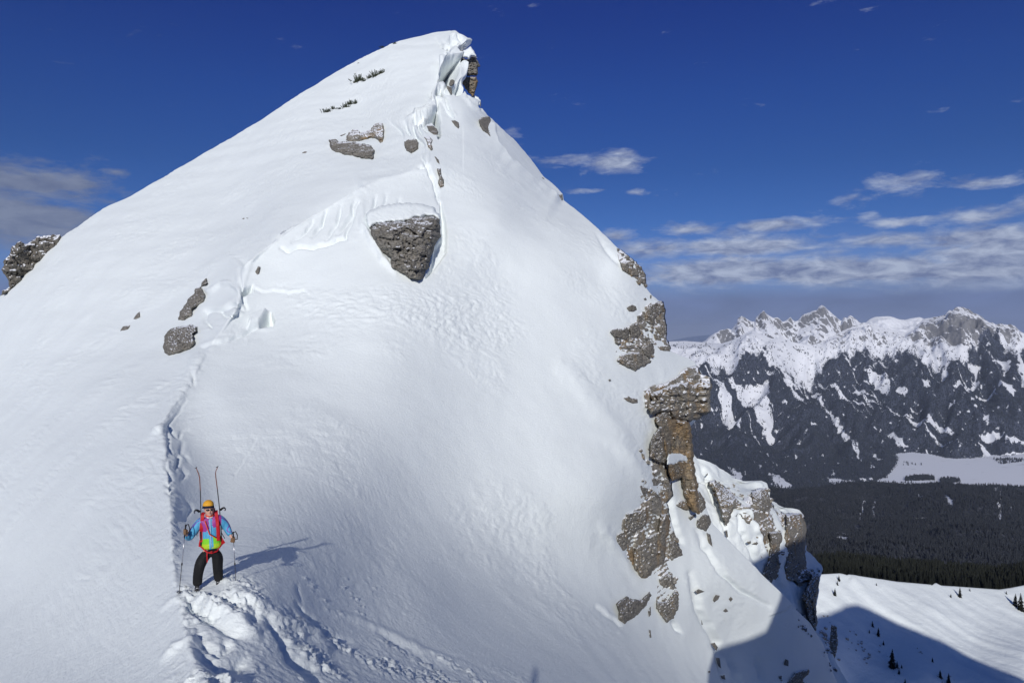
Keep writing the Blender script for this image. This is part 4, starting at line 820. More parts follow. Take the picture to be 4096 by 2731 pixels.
for p, lab, m_, b_ in sh:
    rock(R5(p), lab, 'crag' if poly_area(p) > 6000 else 'rock', cat='crag' if poly_area(p) > 6000 else 'rock', mat=m_, base=lambda u, v: shb(u, v)-.3, bulge=b_, ledge=.6)
for p, lab in (([(1485,1290),(1510,1300),(1560,1400),(1570,1480),(1540,1500),(1510,1420)], 'left strip of the dark broken cliff at the foot of the shoulder'), ([(1560,1210),(1590,1220),(1600,1330),(1580,1420),(1560,1400),(1550,1300)], 'right strip of the dark broken cliff at the foot of the shoulder')):
    rock([(3000+(x-1065)*1.887/1.0/1.887*1.0/1.521*1.0+0, y/1.521+1700) for x, y in p] if False else R5(p), lab, 'crag', cat='crag', mat=LIMES, base=lambda u, v: 96+0*u, bulge=.25, backf=1.5, ledge=.7)
# many like stones on the shaded ground under the cliff: one kind, nothing tells them apart
PB = []
def pebble(base_obj_list, u, v, px, base, sd, lab='small dark rock poking through the shaded snow at the foot of the cliffs', grp='small dark rocks on the shaded snow'):
    D = float(base(np.array(float(u)), np.array(float(v)))); p = P(u, v, D-.05)
    src = base_obj_list[sd % len(base_obj_list)]
    o = bpy.data.objects.new('rock', src); C.objects.link(o); o.location = p.tolist(); k = px*D/F
    o.scale = (k, k, k*(.7+.5*((sd*37) % 10)/10)); o.rotation_euler = (0, 0, sd*2.4)
    tag(o, lab, 'rock', grp); return o
def pebble_mesh(seed):
    bm = bmesh.new(); bmesh.ops.create_icosphere(bm, subdivisions=3, radius=.5)
    for w_ in bm.verts:
        q = np.array(w_.co)*2.1+seed*5; F1, F2, cv = worley(q[None]); w_.co = w_.co*(1+.5*(float(cv[0])-.5)+.35*float(noise(q[None]*1.7)[0])); w_.co.z *= .8
    me = bpy.data.meshes.new('rock'); bm.to_mesh(me); bm.free(); me.materials.append(LIMES); return me
pm = [pebble_mesh(s_) for s_ in range(4)]
rs = random.Random(4)
band = [((520,1130),(660,1370),26,46,18),((350,1100),(480,1230),20,40,12),((560,1260),(640,1480),22,40,16),((700,1240),(910,1380),18,50,12),((760,1150),(860,1300),14,30,10),((540,1050),(640,1180),12,40,9),((230,1520),(440,1568),18,30,8),((1230,1280),(1300,1340),8,16,5),((1180,1440),(1560,1560),14,60,12),((940,1230),(1130,1530),14,40,12)]
for (x0, y0), (x1, y1), spx, wd, cnt in band:
    for k in range(cnt):
        tt = rs.random(); x = x0+(x1-x0)*tt+rs.gauss(0, wd*.4); y = y0+(y1-y0)*tt+rs.gauss(0, wd*.4)
        (u, v), = R7([(x, y)])
        if u < uR(v): b_ = main_depth
        elif u < tR(v): b_ = shb
        else: b_ = lambda a, b: 1/fS(a, b)
        pebble(pm, u, v, max(4, rs.gauss(spx*.45, spx*.2)), b_, rs.randrange(1000))

rs = random.Random(11)
for pts, n in ((R4([(560,560),(640,540),(700,620),(720,740),(640,760),(560,700)]), 16), (R4([(420,700),(600,720),(640,820),(560,900),(430,880)]), 12), (R4([(430,180),(500,210),(560,270),(600,340),(570,380),(480,300)]), 9), (R4([(600,1040),(700,980),(860,930),(960,930),(990,980),(800,1010),(640,1120)]), 20),
               (R4([(560,1400),(640,1350),(700,1480),(640,1568),(560,1500)]), 9), (R5([(390,330),(560,320),(560,420),(470,480),(400,420)]), 14), (R5([(540,860),(620,900),(640,1010),(560,1080),(500,1040)]), 9), (R5([(560,560),(650,660),(660,800),(560,820)]), 6)):
    a = np.array(pts); c_ = 0
    while c_ < n:
        u, v = rs.uniform(a[:, 0].min(), a[:, 0].max()), rs.uniform(a[:, 1].min(), a[:, 1].max())
        if inpoly(np.array(u), np.array(v), pts) and u < uR(v)-4:
            pebble(pm, u, v, max(7, rs.gauss(17, 7)), lambda x, y: main_depth(x, y)-.1, rs.randrange(1000), 'small grey rock breaking through the snow between the right-hand crags', 'small rocks between the right-hand crags'); c_ += 1
for pts, n in ((R5([(860,310),(1000,380),(1030,460),(960,420),(880,380)]), 10), (R5([(1030,380),(1190,380),(1190,560),(1120,560)]), 12), (R5([(1130,600),(1260,640),(1300,900),(1200,900),(1150,760)]), 16), (R5([(1290,880),(1490,880),(1480,920),(1320,960)]), 12)):
    a = np.array(pts); c_ = 0
    while c_ < n:
        u, v = rs.uniform(a[:, 0].min(), a[:, 0].max()), rs.uniform(a[:, 1].min(), a[:, 1].max())
        if inpoly(np.array(u), np.array(v), pts) and uR(v)+4 < u < tR(v)-4:
            pebble(pm, u, v, max(7, rs.gauss(18, 8)), lambda x, y: shb(x, y)-.2, rs.randrange(1000), 'small rock breaking through the snow of the lower shoulder', 'small rocks on the lower shoulder'); c_ += 1
# ================= conifers, forests, dwarf pines =================
def needle_mat(name, snow=.25, g=(.022, .034, .018)):
    m, t, b = material(name); co = t.new('ShaderNodeTexCoord').outputs['Object']; geo = t.new('ShaderNodeNewGeometry'); sx = t.new('ShaderNodeSeparateXYZ'); t.l.new(geo.outputs['Position'], sx.inputs[0])
    n = t.noise(geo.outputs['Position'], .8, 3, .7)
    c = t.mix(t.ramp(n, [(.35, 0), (.7, 1)]), (*[x*.7 for x in g], 1), (*[x*1.6 for x in g], 1))
    sn = t.ramp(t.noise(geo.outputs['Position'], 1.7, 3, .8), [(.70-snow*.3, 0), (.74-snow*.3, 1)])
    c = t.mix(t.m('MULTIPLY', sn, min(1, snow*2)), c, (.6, .63, .68, 1))
    t.set(b.inputs['Base Color'], c); b.inputs['Roughness'].default_value = .85; b.inputs['Specular IOR Level'].default_value = .15
    return m
NEED = needle_mat('dark_needles', .06, (.014, .016, .012)); BARK = plain('bark', (.06, .045, .035), .9, .3, 20)
def crown_mesh(seed, tiers=15, nb=9):
    rs = np.random.RandomState(seed); V_ = []; F_ = []
    for k in range(tiers):
        f = k/(tiers-1); z = .08+.88*f; r = (.21*(1-f)**.85+.012)*rs.uniform(.8, 1.15)
        for j in range(nb if f < .8 else 6):
            a = 2*math.pi*j/nb+k*1.3+rs.uniform(-.25, .25); rr = r*rs.uniform(.7, 1.2); w = .045*(1-f*.6); dz = -rr*.45
            ca, sa = math.cos(a), math.sin(a); i = len(V_)
            V_ += [(0, 0, z+.03), (ca*rr*.55-sa*w, sa*rr*.55+ca*w, z+dz*.35), (ca*rr, sa*rr, z+dz), (ca*rr*.55+sa*w, sa*rr*.55-ca*w, z+dz*.35), (ca*rr*.5, sa*rr*.5, z+dz*.35-.035)]
            F_ += [(i, i+1, i+2), (i, i+2, i+3), (i, i+4, i+1), (i, i+3, i+4), (i+1, i+4, i+2), (i+2, i+4, i+3)]
    i = len(V_); V_ += [(0, 0, 1.0), (.012, 0, .9), (-.006, .01, .9), (-.006, -.01, .9)]; F_ += [(i, i+1, i+2), (i, i+2, i+3), (i, i+3, i+1)]
    return mesh_np('crown', np.array(V_), np.array(F_), [NEED], smooth=False)
def trunk_mesh():
    bm = bmesh.new(); bmesh.ops.create_cone(bm, cap_ends=True, segments=7, radius1=.018, radius2=.004, depth=.95)
    bmesh.ops.translate(bm, verts=bm.verts, vec=(0, 0, .42)); me = bpy.data.meshes.new('trunk'); bm.to_mesh(me); bm.free(); me.materials.append(BARK); return me
CM = [crown_mesh(s_) for s_ in range(6)]; TM = trunk_mesh(); rt = random.Random(9)
def conifer(p, h, label, group, k=None, wide=1.0):
    r = bpy.data.objects.new('conifer', None); C.objects.link(r); r.location = p; r.scale = (h*wide, h*wide, h); r.rotation_euler = (rt.gauss(0, .02), rt.gauss(0, .02), rt.uniform(0, 6.28))
    tag(r, label, 'tree', group)
    for nm, me in (('trunk', TM), ('crown', CM[rt.randrange(6) if k is None else k])):
        c = bpy.data.objects.new(nm, me); C.objects.link(c); c.parent = r
    return r
lone = [(672,795,50,'tall thin conifer near the top left of the sunny snow slope'),(660,828,38,'shorter conifer just below the tall thin one at the top left of the slope'),(640,905,62,'leaning conifer in the rocks at the left edge of the sunny slope'),
 (955,832,26,'tiny conifer below the slope crest, left of centre'),(1585,918,80,'solitary full conifer standing on the sunny slope below the wood'),(1515,922,36,'small conifer left of the solitary full conifer'),
 (1660,872,26,'small conifer close under the wood edge'),(1935,893,28,'small conifer under the wood edge near the right side'),(2000,985,100,'left one of the two large conifers at the right edge of the photo'),(2045,1022,140,'right, largest conifer at the right edge of the photo'),
 (925,1140,50,'upper one of the conifers in the shaded gully'),(900,1192,36,'short conifer left in the shaded gully'),(967,1215,74,'tall conifer in the shaded gully under the shadow edge'),(1008,1285,46,'conifer right below the tall one in the shaded gully'),
 (1072,1450,150,'tallest dense conifer in the middle of the shaded gully'),(1110,1450,56,'conifer right of the tallest dense one in the gully'),(1145,1455,36,'small conifer at the right of the gully row'),
 (1377,1408,42,'conifer alone in the shaded slope right of the gully'),(1437,1525,66,'conifer in the lower shade above the bottom edge'),(1500,1575,90,'conifer at the bottom edge of the photo in the shade'),(1125,1500,50,'conifer below the tallest dense one'),(1170,1575,50,'conifer at the bottom edge below the gully row')]
for x, y, h, lab in lone:
    (u, v), = R7([(x, y)]); D = 1/float(fS(u, v)); p = P(u, v, D)
    conifer((p+[0, 0, -.3]).tolist(), h/1.887*D/F, lab, None, wide=1.15)
# the wood beyond the crest
back_t = [0, 12, 40, 90, 170, 260, 420]; back_z = [0, .5, 0, -3, -9, -15, -22]
cand = []
rs2 = np.random.RandomState(5); t = 4.0
while t < 400:
    D0m = 590+t; wid = (4300-3255)/F*D0m; sp = 4.6+t*.012; nn_ = int(wid/sp)
    for j in range(nn_):
        u = 3255+(4300-3255)*(j+rs2.rand())/nn_; tt = t+rs2.uniform(-2, 2)
        if tt < 3 and rs2.rand() < .5: continue
        vt = float(s_top(u)); D0 = 1/float(fS(u, vt)); c0 = P(u, vt, D0); d_ = c0/np.linalg.norm(c0); p = c0+d_*max(tt, .5); p[2] = c0[2]+d_[2]*tt-np.interp(tt, back_t, back_z)
        hh = rs2.uniform(8.5, 15.5)*(.75 if tt < 12 else 1)*np.interp(u, [3280, 3700], [.72, 1])
        cand.append((tt, p, hh))
    t += sp*.9
cand.sort(key=lambda c: c[0])
for tt, p, hh in cand[:290]:
    conifer((p+[0, 0, -.4]).tolist(), hh, 'dark conifer in the front rows of the wood along the crest of the snow slope', 'conifers along the crest of the snow slope', wide=1.05)
def forest_mesh(name, pts, hs, tiers, seg, mat, wr=.2, seed=0):
    rs = np.random.RandomState(seed); n = len(pts); a = np.arange(seg)/seg*2*math.pi
    vb = []; fb = []
    for k in range(tiers):
        z0 = .05+.80*k/tiers; z1 = 1.0 if k == tiers-1 else z0+1.35/tiers; r = wr*(1-k/tiers*.8); i = len(vb)
        vb += [(math.cos(x+k)*r*(.8+.4*((q*7+k) % 3)/2), math.sin(x+k)*r*(.8+.4*((q*5+k) % 3)/2), z0) for q, x in enumerate(a)]+[(0, 0, z1)]
        fb += [(i+q, i+(q+1) % seg, i+seg) for q in range(seg)]
    vb = np.array(vb); fb = np.array(fb); rot = rs.rand(n)*6.28; c, s = np.cos(rot), np.sin(rot); w = rs.uniform(.8, 1.25, n)
    X = (vb[None, :, 0]*c[:, None]-vb[None, :, 1]*s[:, None])*hs[:, None]*w[:, None]; Y = (vb[None, :, 0]*s[:, None]+vb[None, :, 1]*c[:, None])*hs[:, None]*w[:, None]; Z = vb[None, :, 2]*hs[:, None]
    co = np.stack([X, Y, Z], -1)+np.asarray(pts)[:, None]
    f = fb[None]+(np.arange(n)*len(vb))[:, None, None]
    return link(name, mesh_np(name, co.reshape(-1, 3), f.reshape(-1, 3), [mat], smooth=False))
rest = cand[290:]
o = forest_mesh('conifer_wood', np.array([c[1]-[0, 0, .5] for c in rest]), np.array([c[2] for c in rest])*1.05, 5, 7, NEED, .2, 1)
tag(o, 'deep rows of dark conifers filling the wood behind the snow slope crest', 'forest', None, 'stuff')
def scatter(U, V, D, co, prob, n, seed, hrange):
    """n points spread evenly over the ground, kept with the given probability"""
    rs = np.random.RandomState(seed); a = co[:-1, :-1]; du = co[:-1, 1:]-a; dv = co[1:, :-1]-a
    ar = np.linalg.norm(np.cross(du, dv), axis=-1)*prob[:-1, :-1]; pr = (ar/ar.sum()).ravel(); idx = rs.choice(len(pr), n, p=pr)
    i, j = np.unravel_index(idx, ar.shape); s, t = rs.rand(2, n)
    p = a[i, j]+du[i, j]*s[:, None]+dv[i, j]*t[:, None]
    return p, rs.uniform(*hrange, n)
U4, V4, D4, co4, cm4 = HILL
ok = (V4 < 2330)*((1-cm4)**2+.03)*(U4 > 3000)*(U4 < 4250)*np.where(V4 > 2250, .5, 1)
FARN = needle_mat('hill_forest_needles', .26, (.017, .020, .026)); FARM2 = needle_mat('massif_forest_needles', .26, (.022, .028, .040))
st4 = fbm(np.stack([U4/50, V4/14, 0*U4], -1), 4)
ok = ok*(1-.8*sstep(.35, .6, st4))
pp, hh = scatter(U4, V4, D4, co4, ok, 56000, 3, (9, 19)); o = forest_mesh('hill_forest', pp, hh, 2, 5, FARN, .19, 2)
tag(o, 'dark spruce forest covering the whole hill in the middle distance', 'forest', None, 'stuff')
U5, V5, D5, co5, fo = FARM
sparse = sstep(1445, 1385, V5)*0+1
thin = fbm(np.stack([U5/26, V5/13, 0*U5+9], -1), 4)
above = (fo < .3)*(V5 > f_top(U5)+4)*sstep(.05, .35, thin)*np.where(V5 < 1345, .0, 1)*.30*sstep(1340, 1420, V5)*(U5 < 3900)
pr = np.where(V5 < 1945, fo**1.5+.0, .8)+above
pr = pr*sstep(2640, 2680, U5)
pp, hh = scatter(U5, V5, D5, co5, pr, 74000, 7, (11, 22)); o = forest_mesh('massif_forest', pp, hh, 1, 5, FARM2, .20, 4)
tag(o, 'dark conifer forest on the flanks of the far mountains', 'forest', None, 'stuff')
# groves and tree lines out on the valley floor
g_pts = []; g_h = []
rg = np.random.RandomState(8)
for poly, n in ((R6([(1600,1270),(1640,1262),(1700,1255),(1780,1262),(1785,1285),(1600,1290)]), 420), (R6([(1815,1280),(1860,1272),(1940,1278),(1950,1300),(1830,1303)]), 260), (R6([(1380,1262),(1450,1240),(1490,1270),(1400,1285)]), 150),
                (R6([(1000,1300),(1400,1292),(1600,1300),(1820,1318),(1500,1325),(1000,1320)]), 260), (R6([(2150,1150),(2346,1150),(2400,1160),(2200,1185)]), 160), (R6([(1560,1180),(1600,1195),(1700,1190),(1720,1185),(1560,1165)]), 14), (R6([(2100,1010),(2230,1040),(2120,1060)]), 60)):
    a = np.array(poly); c_ = 0
    while c_ < n:
        u, v = rg.uniform(a[:, 0].min(), a[:, 0].max()), rg.uniform(a[:, 1].min(), a[:, 1].max())
        if inpoly(np.array(u), np.array(v), poly):
            D = 1000/((v-CY)/F); g_pts.append(P(u, v, D)); g_h.append(rg.uniform(12, 24)); c_ += 1
o = forest_mesh('valley_groves', np.array(g_pts), np.array(g_h), 2, 5, FARN, .22, 6); tag(o, 'small groves and tree lines on the flat snowy valley floor', 'trees', None, 'stuff')
# dwarf mountain pines on the summit slope
DP = plain('dwarf_pine_needles', (.035, .045, .02), .9, .4, 3)
def sprig_clump(seed, n=26):
    rs = np.random.RandomState(seed); V_ = []; F_ = []
    for k in range(n):
        x, y = rs.normal(0, .28, 2); hgt = rs.uniform(.25, 1.0)*(1-.5*min(1, abs(x))); lx, ly = rs.normal(0, .12, 2)+np.array([x*.4, 0])
        for q in range(7):
            f = q/6; bx, by, bz = x+lx*f, y+ly*f, -.1+hgt*f; a0 = rs.rand()*6.28
            for m_ in range(4):
                a = a0+m_*1.57; L = .15*(1-.5*f); w = .05; i = len(V_)
                V_ += [(bx-math.sin(a)*w, by+math.cos(a)*w, bz), (bx+math.sin(a)*w, by-math.cos(a)*w, bz), (bx+math.cos(a)*L, by+math.sin(a)*L, bz+.13)]; F_ += [(i, i+1, i+2)]
        i = len(V_); V_ += [(x-.02, y, -.3), (x+.02, y, -.3), (x+lx, y+ly, hgt)]; F_ += [(i, i+1, i+2)]
    return mesh_np('dwarf_pine', np.array(V_), np.array(F_), [DP], smooth=False)
dwarf = [((455,470),90,60,'largest dwarf pine clump, left end of the upper row on the summit slope'),((420,482),30,22,'small sprigs at the lower left of the largest dwarf pine clump'),((495,468),34,22,'small sprigs at the right foot of the largest dwarf pine clump'),((535,445),40,34,'small dwarf pine between the two big clumps of the upper row'),
         ((583,430),60,56,'tall dwarf pine in the right half of the upper row'),((628,408),44,36,'dwarf pine at the right end of the upper row'),
         ((205,705),60,34,'dwarf pine at the lower left end of the lower row'),((257,682),36,26,'small dwarf pine second from the left in the lower row'),((352,668),50,40,'dwarf pine in the middle of the lower row'),((385,645),46,42,'tallest dwarf pine of the lower row'),((424,640),36,36,'dwarf pine at the right end of the lower row'),((310,680),40,12,'low trailing sprigs in the middle gap of the lower row'),
         ((630,212),34,14,'tiny dark shrub tips on the skyline left of the summit'),((725,182),34,12,'sparse shrub tips on the skyline closest to the summit')]
for k, ((x, y), w, h, lab) in enumerate(dwarf):
    (u, v), = R2([(x, y)]); D = float(main_depth(u, v)); s = D/F/1.9125; p = P(u, v, D)
    o = link('dwarf_pine', sprig_clump(k+3), None, (p+[0, -.15, -.02]).tolist()); o.scale = (w*s*.8, w*s*.45, h*s*1.0); tag(o, lab, 'shrub', 'dwarf pines on the summit slope')
# ================= the skier =================
D_SK = 13.65; ORG = P(830, 2350, D_SK)
def Z(x, y, yy=0.0):      # zoom pixel -> point in the skier's own frame (metres), yy = towards (-) / away (+) from the viewer
    u = 600+x/3.136; v = 1900+y/3.136; k = (D_SK+yy)/F
    return ((u-CX)*k-ORG[0], yy, (CY-v)*k-ORG[2])
dg_get = bpy.context.evaluated_depsgraph_get
def skin_mesh(name, verts, edges, radii, root=0, sub=2, mats=(), chooser=None, k=1.0):
    radii = [(r[0]*k, r[1]*k) if isinstance(r, tuple) else r*k for r in radii]
    me = bpy.data.meshes.new(name); me.from_pydata([tuple(v) for v in verts], edges, []); me.update()
    o = bpy.data.objects.new(name, me); C.objects.link(o)
    m = o.modifiers.new('s', 'SKIN'); m.use_smooth_shade = True; m.branch_smoothing = .6
    for i, r in enumerate(radii):
        sv = me.skin_vertices[0].data[i]; sv.radius = r if isinstance(r, tuple) else (r, r); sv.use_root = (i == root)
    s_ = o.modifiers.new('b', 'SUBSURF'); s_.levels = sub; s_.render_levels = sub
    ev = o.evaluated_get(dg_get()); nm = bpy.data.meshes.new_from_object(ev); bpy.data.objects.remove(o); bpy.data.meshes.remove(me)
    nm.name = name; nm.materials.clear()
    for m_ in mats: nm.materials.append(m_)
    for p in nm.polygons:
        p.use_smooth = True
        if chooser: p.material_index = chooser(p.center, p.normal)
    return nm
def fabric(name, col, rough=.7, b=.004, var=.10, sc=30):
    m, t, bs = material(name); co = t.new('ShaderNodeTexCoord').outputs['Object']
    n = t.noise(t.map(co, (1, 1, .45)), sc*.35, 4, .6, .8)
    t.set(bs.inputs['Base Color'], t.mix(1, (*col, 1), t.ramp(n, [(.3, 1-var), (.7, 1+var)]), 'MULTIPLY')); bs.inputs['Roughness'].default_value = rough
    bs.inputs['Specular IOR Level'].default_value = .3
    t.set(bs.inputs['Normal'], t.bump(n, 1, b*3)); return m
SKIN = fabric('skin', (.62, .36, .27), .55, .0005, .05); J_BLUE = fabric('jacket_blue', (.09, .36, .58), .45, .010); J_PINK = fabric('jacket_magenta', (.30, .045, .25), .45, .010); J_GREEN = fabric('jacket_green', (.22, .62, .03), .45, .010)
J_LIME = fabric('jacket_lime', (.42, .62, .03), .45, .010); J_PURP = fabric('jacket_purple_stripe', (.16, .09, .36), .5); TROU = fabric('black_trousers', (.010, .010, .011), .75, .012); GLOV = fabric('brown_leather', (.22, .125, .065), .7, .004)
RED = fabric('red_nylon', (.46, .010, .015), .5, .006); BLACK = fabric('black_nylon', (.012, .012, .014), .6, .004); YEL = fabric('yellow_knit', (.72, .36, .035), .9, .003); NAVY = fabric('navy_knit', (.012, .014, .03), .9, .003)
BOOT = fabric('boot_plastic', (.045, .045, .045), .4, .003, .3); ORANGE = fabric('orange_web', (.70, .07, .02), .6); WHITE = fabric('white_knit', (.75, .72, .72), .8)
LENS = plain('dark_lens', (.012, .01, .008), .12, .05, 5, 0, 0, .6); MET = plain('pole_aluminium', (.55, .55, .57), .3, .08, 40, .9); CARB = plain('black_shaft', (.02, .02, .022), .35, .1, 40)
SKI_T = plain('ski_topsheet', (.02, .02, .022), .3, .2, 10); SKI_E = plain('ski_wood_edge', (.17, .05, .03), .5, .3, 10); LIP = plain('lips', (.42, .14, .12), .5, .05, 5); TEETH = plain('teeth', (.75, .72, .68), .4, .03, 5)
def tor_y(x, z, off=.0):  # front of the chest
    c = np.interp(z, [.82, 1.0, 1.25, 1.42], [.085, .08, .06, .05]); w = np.interp(z, [.82, 1.0, 1.25, 1.42], [.205, .19, .195, .16]); d = np.interp(z, [.82, 1.0, 1.25, 1.42, 1.48], [.145, .135, .14, .11, .08])
    return -1.06*d*math.sqrt(max(.04, 1-min(.98, abs((x-c)/w))**2))-off
def ribbon(name, pts, w, th, mat, parent, nrm=None, closed=False):
    """flat webbing along points"""
    pts = [Vector(p) for p in pts]; V_ = []; n = len(pts)
    for i, p in enumerate(pts):
        t_ = (pts[min(i+1, n-1)]-pts[max(i-1, 0)]).normalized(); N_ = Vector(nrm[i]) if nrm else Vector((0, -1, 0)); N_ = (N_-t_*N_.dot(t_)).normalized(); B = t_.cross(N_).normalized()
        for a, b in ((-1, -1), (1, -1), (1, 1), (-1, 1)): V_.append(p+B*a*w/2+N_*b*th/2)
    F_ = [(4*i+k, 4*i+(k+1) % 4, 4*i+4+(k+1) % 4, 4*i+4+k) for i in range(n-1) for k in range(4)]+[(3, 2, 1, 0), tuple(4*(n-1)+k for k in range(4))]
    return link(name, mesh_np(name, np.array([list(v) for v in V_]), np.array(F_), [mat], smooth=False), parent)
def tube(name, pts, rad, mat, parent, seg=10):
    pts = [Vector(p) for p in pts]; n = len(pts); rad = rad if isinstance(rad, (list, tuple)) else [rad]*n; V_ = []
    for i, p in enumerate(pts):
        t_ = (pts[min(i+1, n-1)]-pts[max(i-1, 0)]).normalized(); a = t_.orthogonal().normalized() if abs(t_.y) > .9 else (Vector((0, 1, 0))-t_*t_.y).normalized(); b = t_.cross(a)
        for k in range(seg): th = 2*math.pi*k/seg; V_.append(p+(a*math.cos(th)+b*math.sin(th))*rad[i])
    F_ = [[seg*i+k, seg*i+(k+1) % seg, seg*i+seg+(k+1) % seg, seg*i+seg+k] for i in range(n-1) for k in range(seg)]
    caps = [[0, seg-1-k, seg-2-k] for k in range(seg-2)]+[[seg*(n-1), seg*(n-1)+k+1, seg*(n-1)+k+2] for k in range(seg-2)]
    return link(name, mesh_np(name, np.array([list(v) for v in V_]), [np.array(F_), np.array(caps)], [mat]), parent)
def ball(name, c, r, mat, parent, seg=24, cut=None):
    bm = bmesh.new(); bmesh.ops.create_uvsphere(bm, u_segments=seg, v_segments=seg//2, radius=1)
    for v in bm.verts: v.co = Vector((c[0]+v.co.x*r[0], c[1]+v.co.y*r[1], c[2]+v.co.z*r[2]))
    if cut: bmesh.ops.delete(bm, geom=[v for v in bm.verts if cut(v.co)], context='VERTS')
    return obj_bm(name, bm, mat, parent)
def make_skier(org):
    top = []
    pr = bpy.data.objects.new('person', None); C.objects.link(pr); pr.location = org; top.append(pr)
    # one continuous body
    B = [((.075, .0, .86), (.13, .075)), ((.07, .01, 1.02), (.12, .07)), ((.055, .02, 1.24), (.12, .06)), ((.05, .02, 1.36), (.075, .05)), ((.045, -.005, 1.47), (.05, .052)), ((.047, -.035, 1.515), (.076, .078)), ((.034, -.035, 1.605), (.092, .098)), ((.018, -.02, 1.69), (.084, .090)), ((.012, -.01, 1.735), (.04, .05)),
         ((-.11, .02, 1.36), .04), ((-.36, .035, 1.07), .028), ((-.405, -.12, 1.15), .026), ((-.42, -.17, 1.20), (.038, .022)), ((.22, .02, 1.38), .04), ((.37, .05, 1.19), .028), ((.465, -.085, 1.04), .026), ((.505, -.14, .985), (.038, .022)),
         ((-.01, 0, .80), .07), ((-.165, -.07, .50), .045), ((-.195, -.02, .14), .036), ((-.20, -.03, .05), .045), ((-.215, -.16, .03), .035), ((.16, .02, .80), .07), ((.205, .03, .50), .045), ((.21, .10, .15), .036), ((.21, .10, .08), .045), ((.22, -.02, .055), .035)]
    E = [(0,1),(1,2),(2,3),(3,4),(4,5),(5,6),(6,7),(7,8),(3,9),(9,10),(10,11),(11,12),(3,13),(13,14),(14,15),(15,16),(0,17),(17,18),(18,19),(19,20),(20,21),(0,22),(22,23),(23,24),(24,25),(25,26)]
    body = link('body', skin_mesh('body', [b[0] for b in B], E, [b[1] for b in B], 0, 2, [SKIN], None, 1.14), pr)
    # face: nose, cheeks and mouth lie on the turned-up head
    hx, hy, hz = .047, -.122, 1.565
    tube('nose', [(hx, hy+.005, hz+.035), (hx+.001, hy-.012, hz+.012), (hx+.002, hy-.020, hz-.004), (hx+.002, hy+.0, hz-.014)], [.007, .010, .013, .007], SKIN, body, 8)
    tube('mouth', [(hx-.022, hy+.008, hz-.034), (hx, hy-.004, hz-.038), (hx+.024, hy+.009, hz-.033)], [.003, .006, .003], LIP, body, 8)
    tube('teeth', [(hx-.014, hy+.001, hz-.035), (hx, hy-.007, hz-.037), (hx+.015, hy+.002, hz-.034)], [.001, .003, .001], TEETH, body, 6)
    ball('chin', (hx, hy+.022, hz-.065), (.034, .030, .024), SKIN, body)
    for s in (-1, 1): ball('cheek', (hx+s*.034, hy+.030, hz-.008), (.026, .024, .024), SKIN, body); ball('ear', (.034+s*.092, -.02, 1.60), (.010, .018, .028), SKIN, body)
    # sunglasses
    sg = tube('sunglasses', [(-.062, -.02, 1.622), (-.052, -.08, 1.618), (-.025, -.118, 1.611), (.02, -.134, 1.603), (hx, -.140, 1.606), (.075, -.134, 1.605), (.112, -.112, 1.613), (.125, -.06, 1.622), (.128, -.02, 1.626)], .0035, BLACK, pr, 8)
    for s in (-1, 1): ball('lens', (hx+s*.037, -.122, 1.602), (.034, .020, .022), LENS, sg)
    # hat: yellow crown, navy band
    hat = ball('beanie', (.016, -.012, 1.675), (.112, .122, .105), YEL, pr, 32, lambda c: c.z < 1.655 and c.y < -.03 or c.z < 1.60)
    bandpts = [(.016+.113*math.sin(a), -.012-.124*math.cos(a), 1.662-.048*(1-math.cos(a))*.5-.004*math.sin(a)) for a in [2*math.pi*k/24 for k in range(25)]]
    ribbon('band', bandpts, .045, .010, NAVY, hat, [(math.sin(a), -math.cos(a), .1) for a in [2*math.pi*k/24 for k in range(25)]])
    # jacket
    J = [((.085, .0, .80), (.19, .135)), ((.085, .0, .86), (.195, .14)), ((.08, 0, .94), (.185, .135)), ((.078, 0, 1.04), (.178, .125)), ((.06, 0, 1.24), (.19, .13)), ((.05, 0, 1.37), (.155, .115)), ((.045, 0, 1.45), (.085, .085)), ((.045, -.012, 1.485), (.072, .072)),
         ((-.125, .01, 1.385), (.085, .085)), ((-.24, .02, 1.22), .084), ((-.37, .03, 1.045), .074), ((-.40, -.05, 1.10), .062), ((-.405, -.12, 1.15), .046), ((.235, .01, 1.40), (.085, .085)), ((.32, .03, 1.29), .084), ((.385, .05, 1.18), .073), ((.43, -.03, 1.10), .062), ((.465, -.085, 1.045), .046)]
    JE = [(0,1),(1,2),(2,3),(3,4),(4,5),(5,6),(6,7),(5,8),(8,9),(9,10),(10,11),(11,12),(5,13),(13,14),(14,15),(15,16),(16,17)]
    def jc(c, n):
        x, y, z = c; core = -.135 < x < .275
        if not core:   # double purple stripes along the top of the sleeves
            return 4 if (n.z > .35 and n.z < .55) or (n.z > .75 and n.z < .88) else 0
        if y > .02: return 0
        mid = .075 if z < 1.2 else .06
        if abs(x-mid) < .030: return 0
        if z > 1.21+(.04 if x > mid else 0)-.04*(x < mid)*((mid-x)/.15) and z < 1.46: return 1
        if z < .925-.0*(x) : return 3
        if z < 1.045+.02*((x-mid)/.15 if x < mid else 0.5): return 2
        return 0
    jk = link('jacket', skin_mesh('jacket', [j[0] for j in J], JE, [j[1] for j in J], 0, 3, [J_BLUE, J_PINK, J_GREEN, J_LIME, J_PURP], jc, 1.16), pr)
    tube('zip', [(.06, tor_y(.06, z_, .002), z_) if False else (np.interp(z_, [.84, 1.42], [.082, .052]), tor_y(.07, z_, .004), z_) for z_ in np.linspace(.86, 1.42, 12)], .004, WHITE, jk, 6)
    cl = [(.045+.074*math.sin(a), -.018-.074*math.cos(a), 1.485-.022*math.cos(a)) for a in [2*math.pi*k/18 for k in range(19)]]
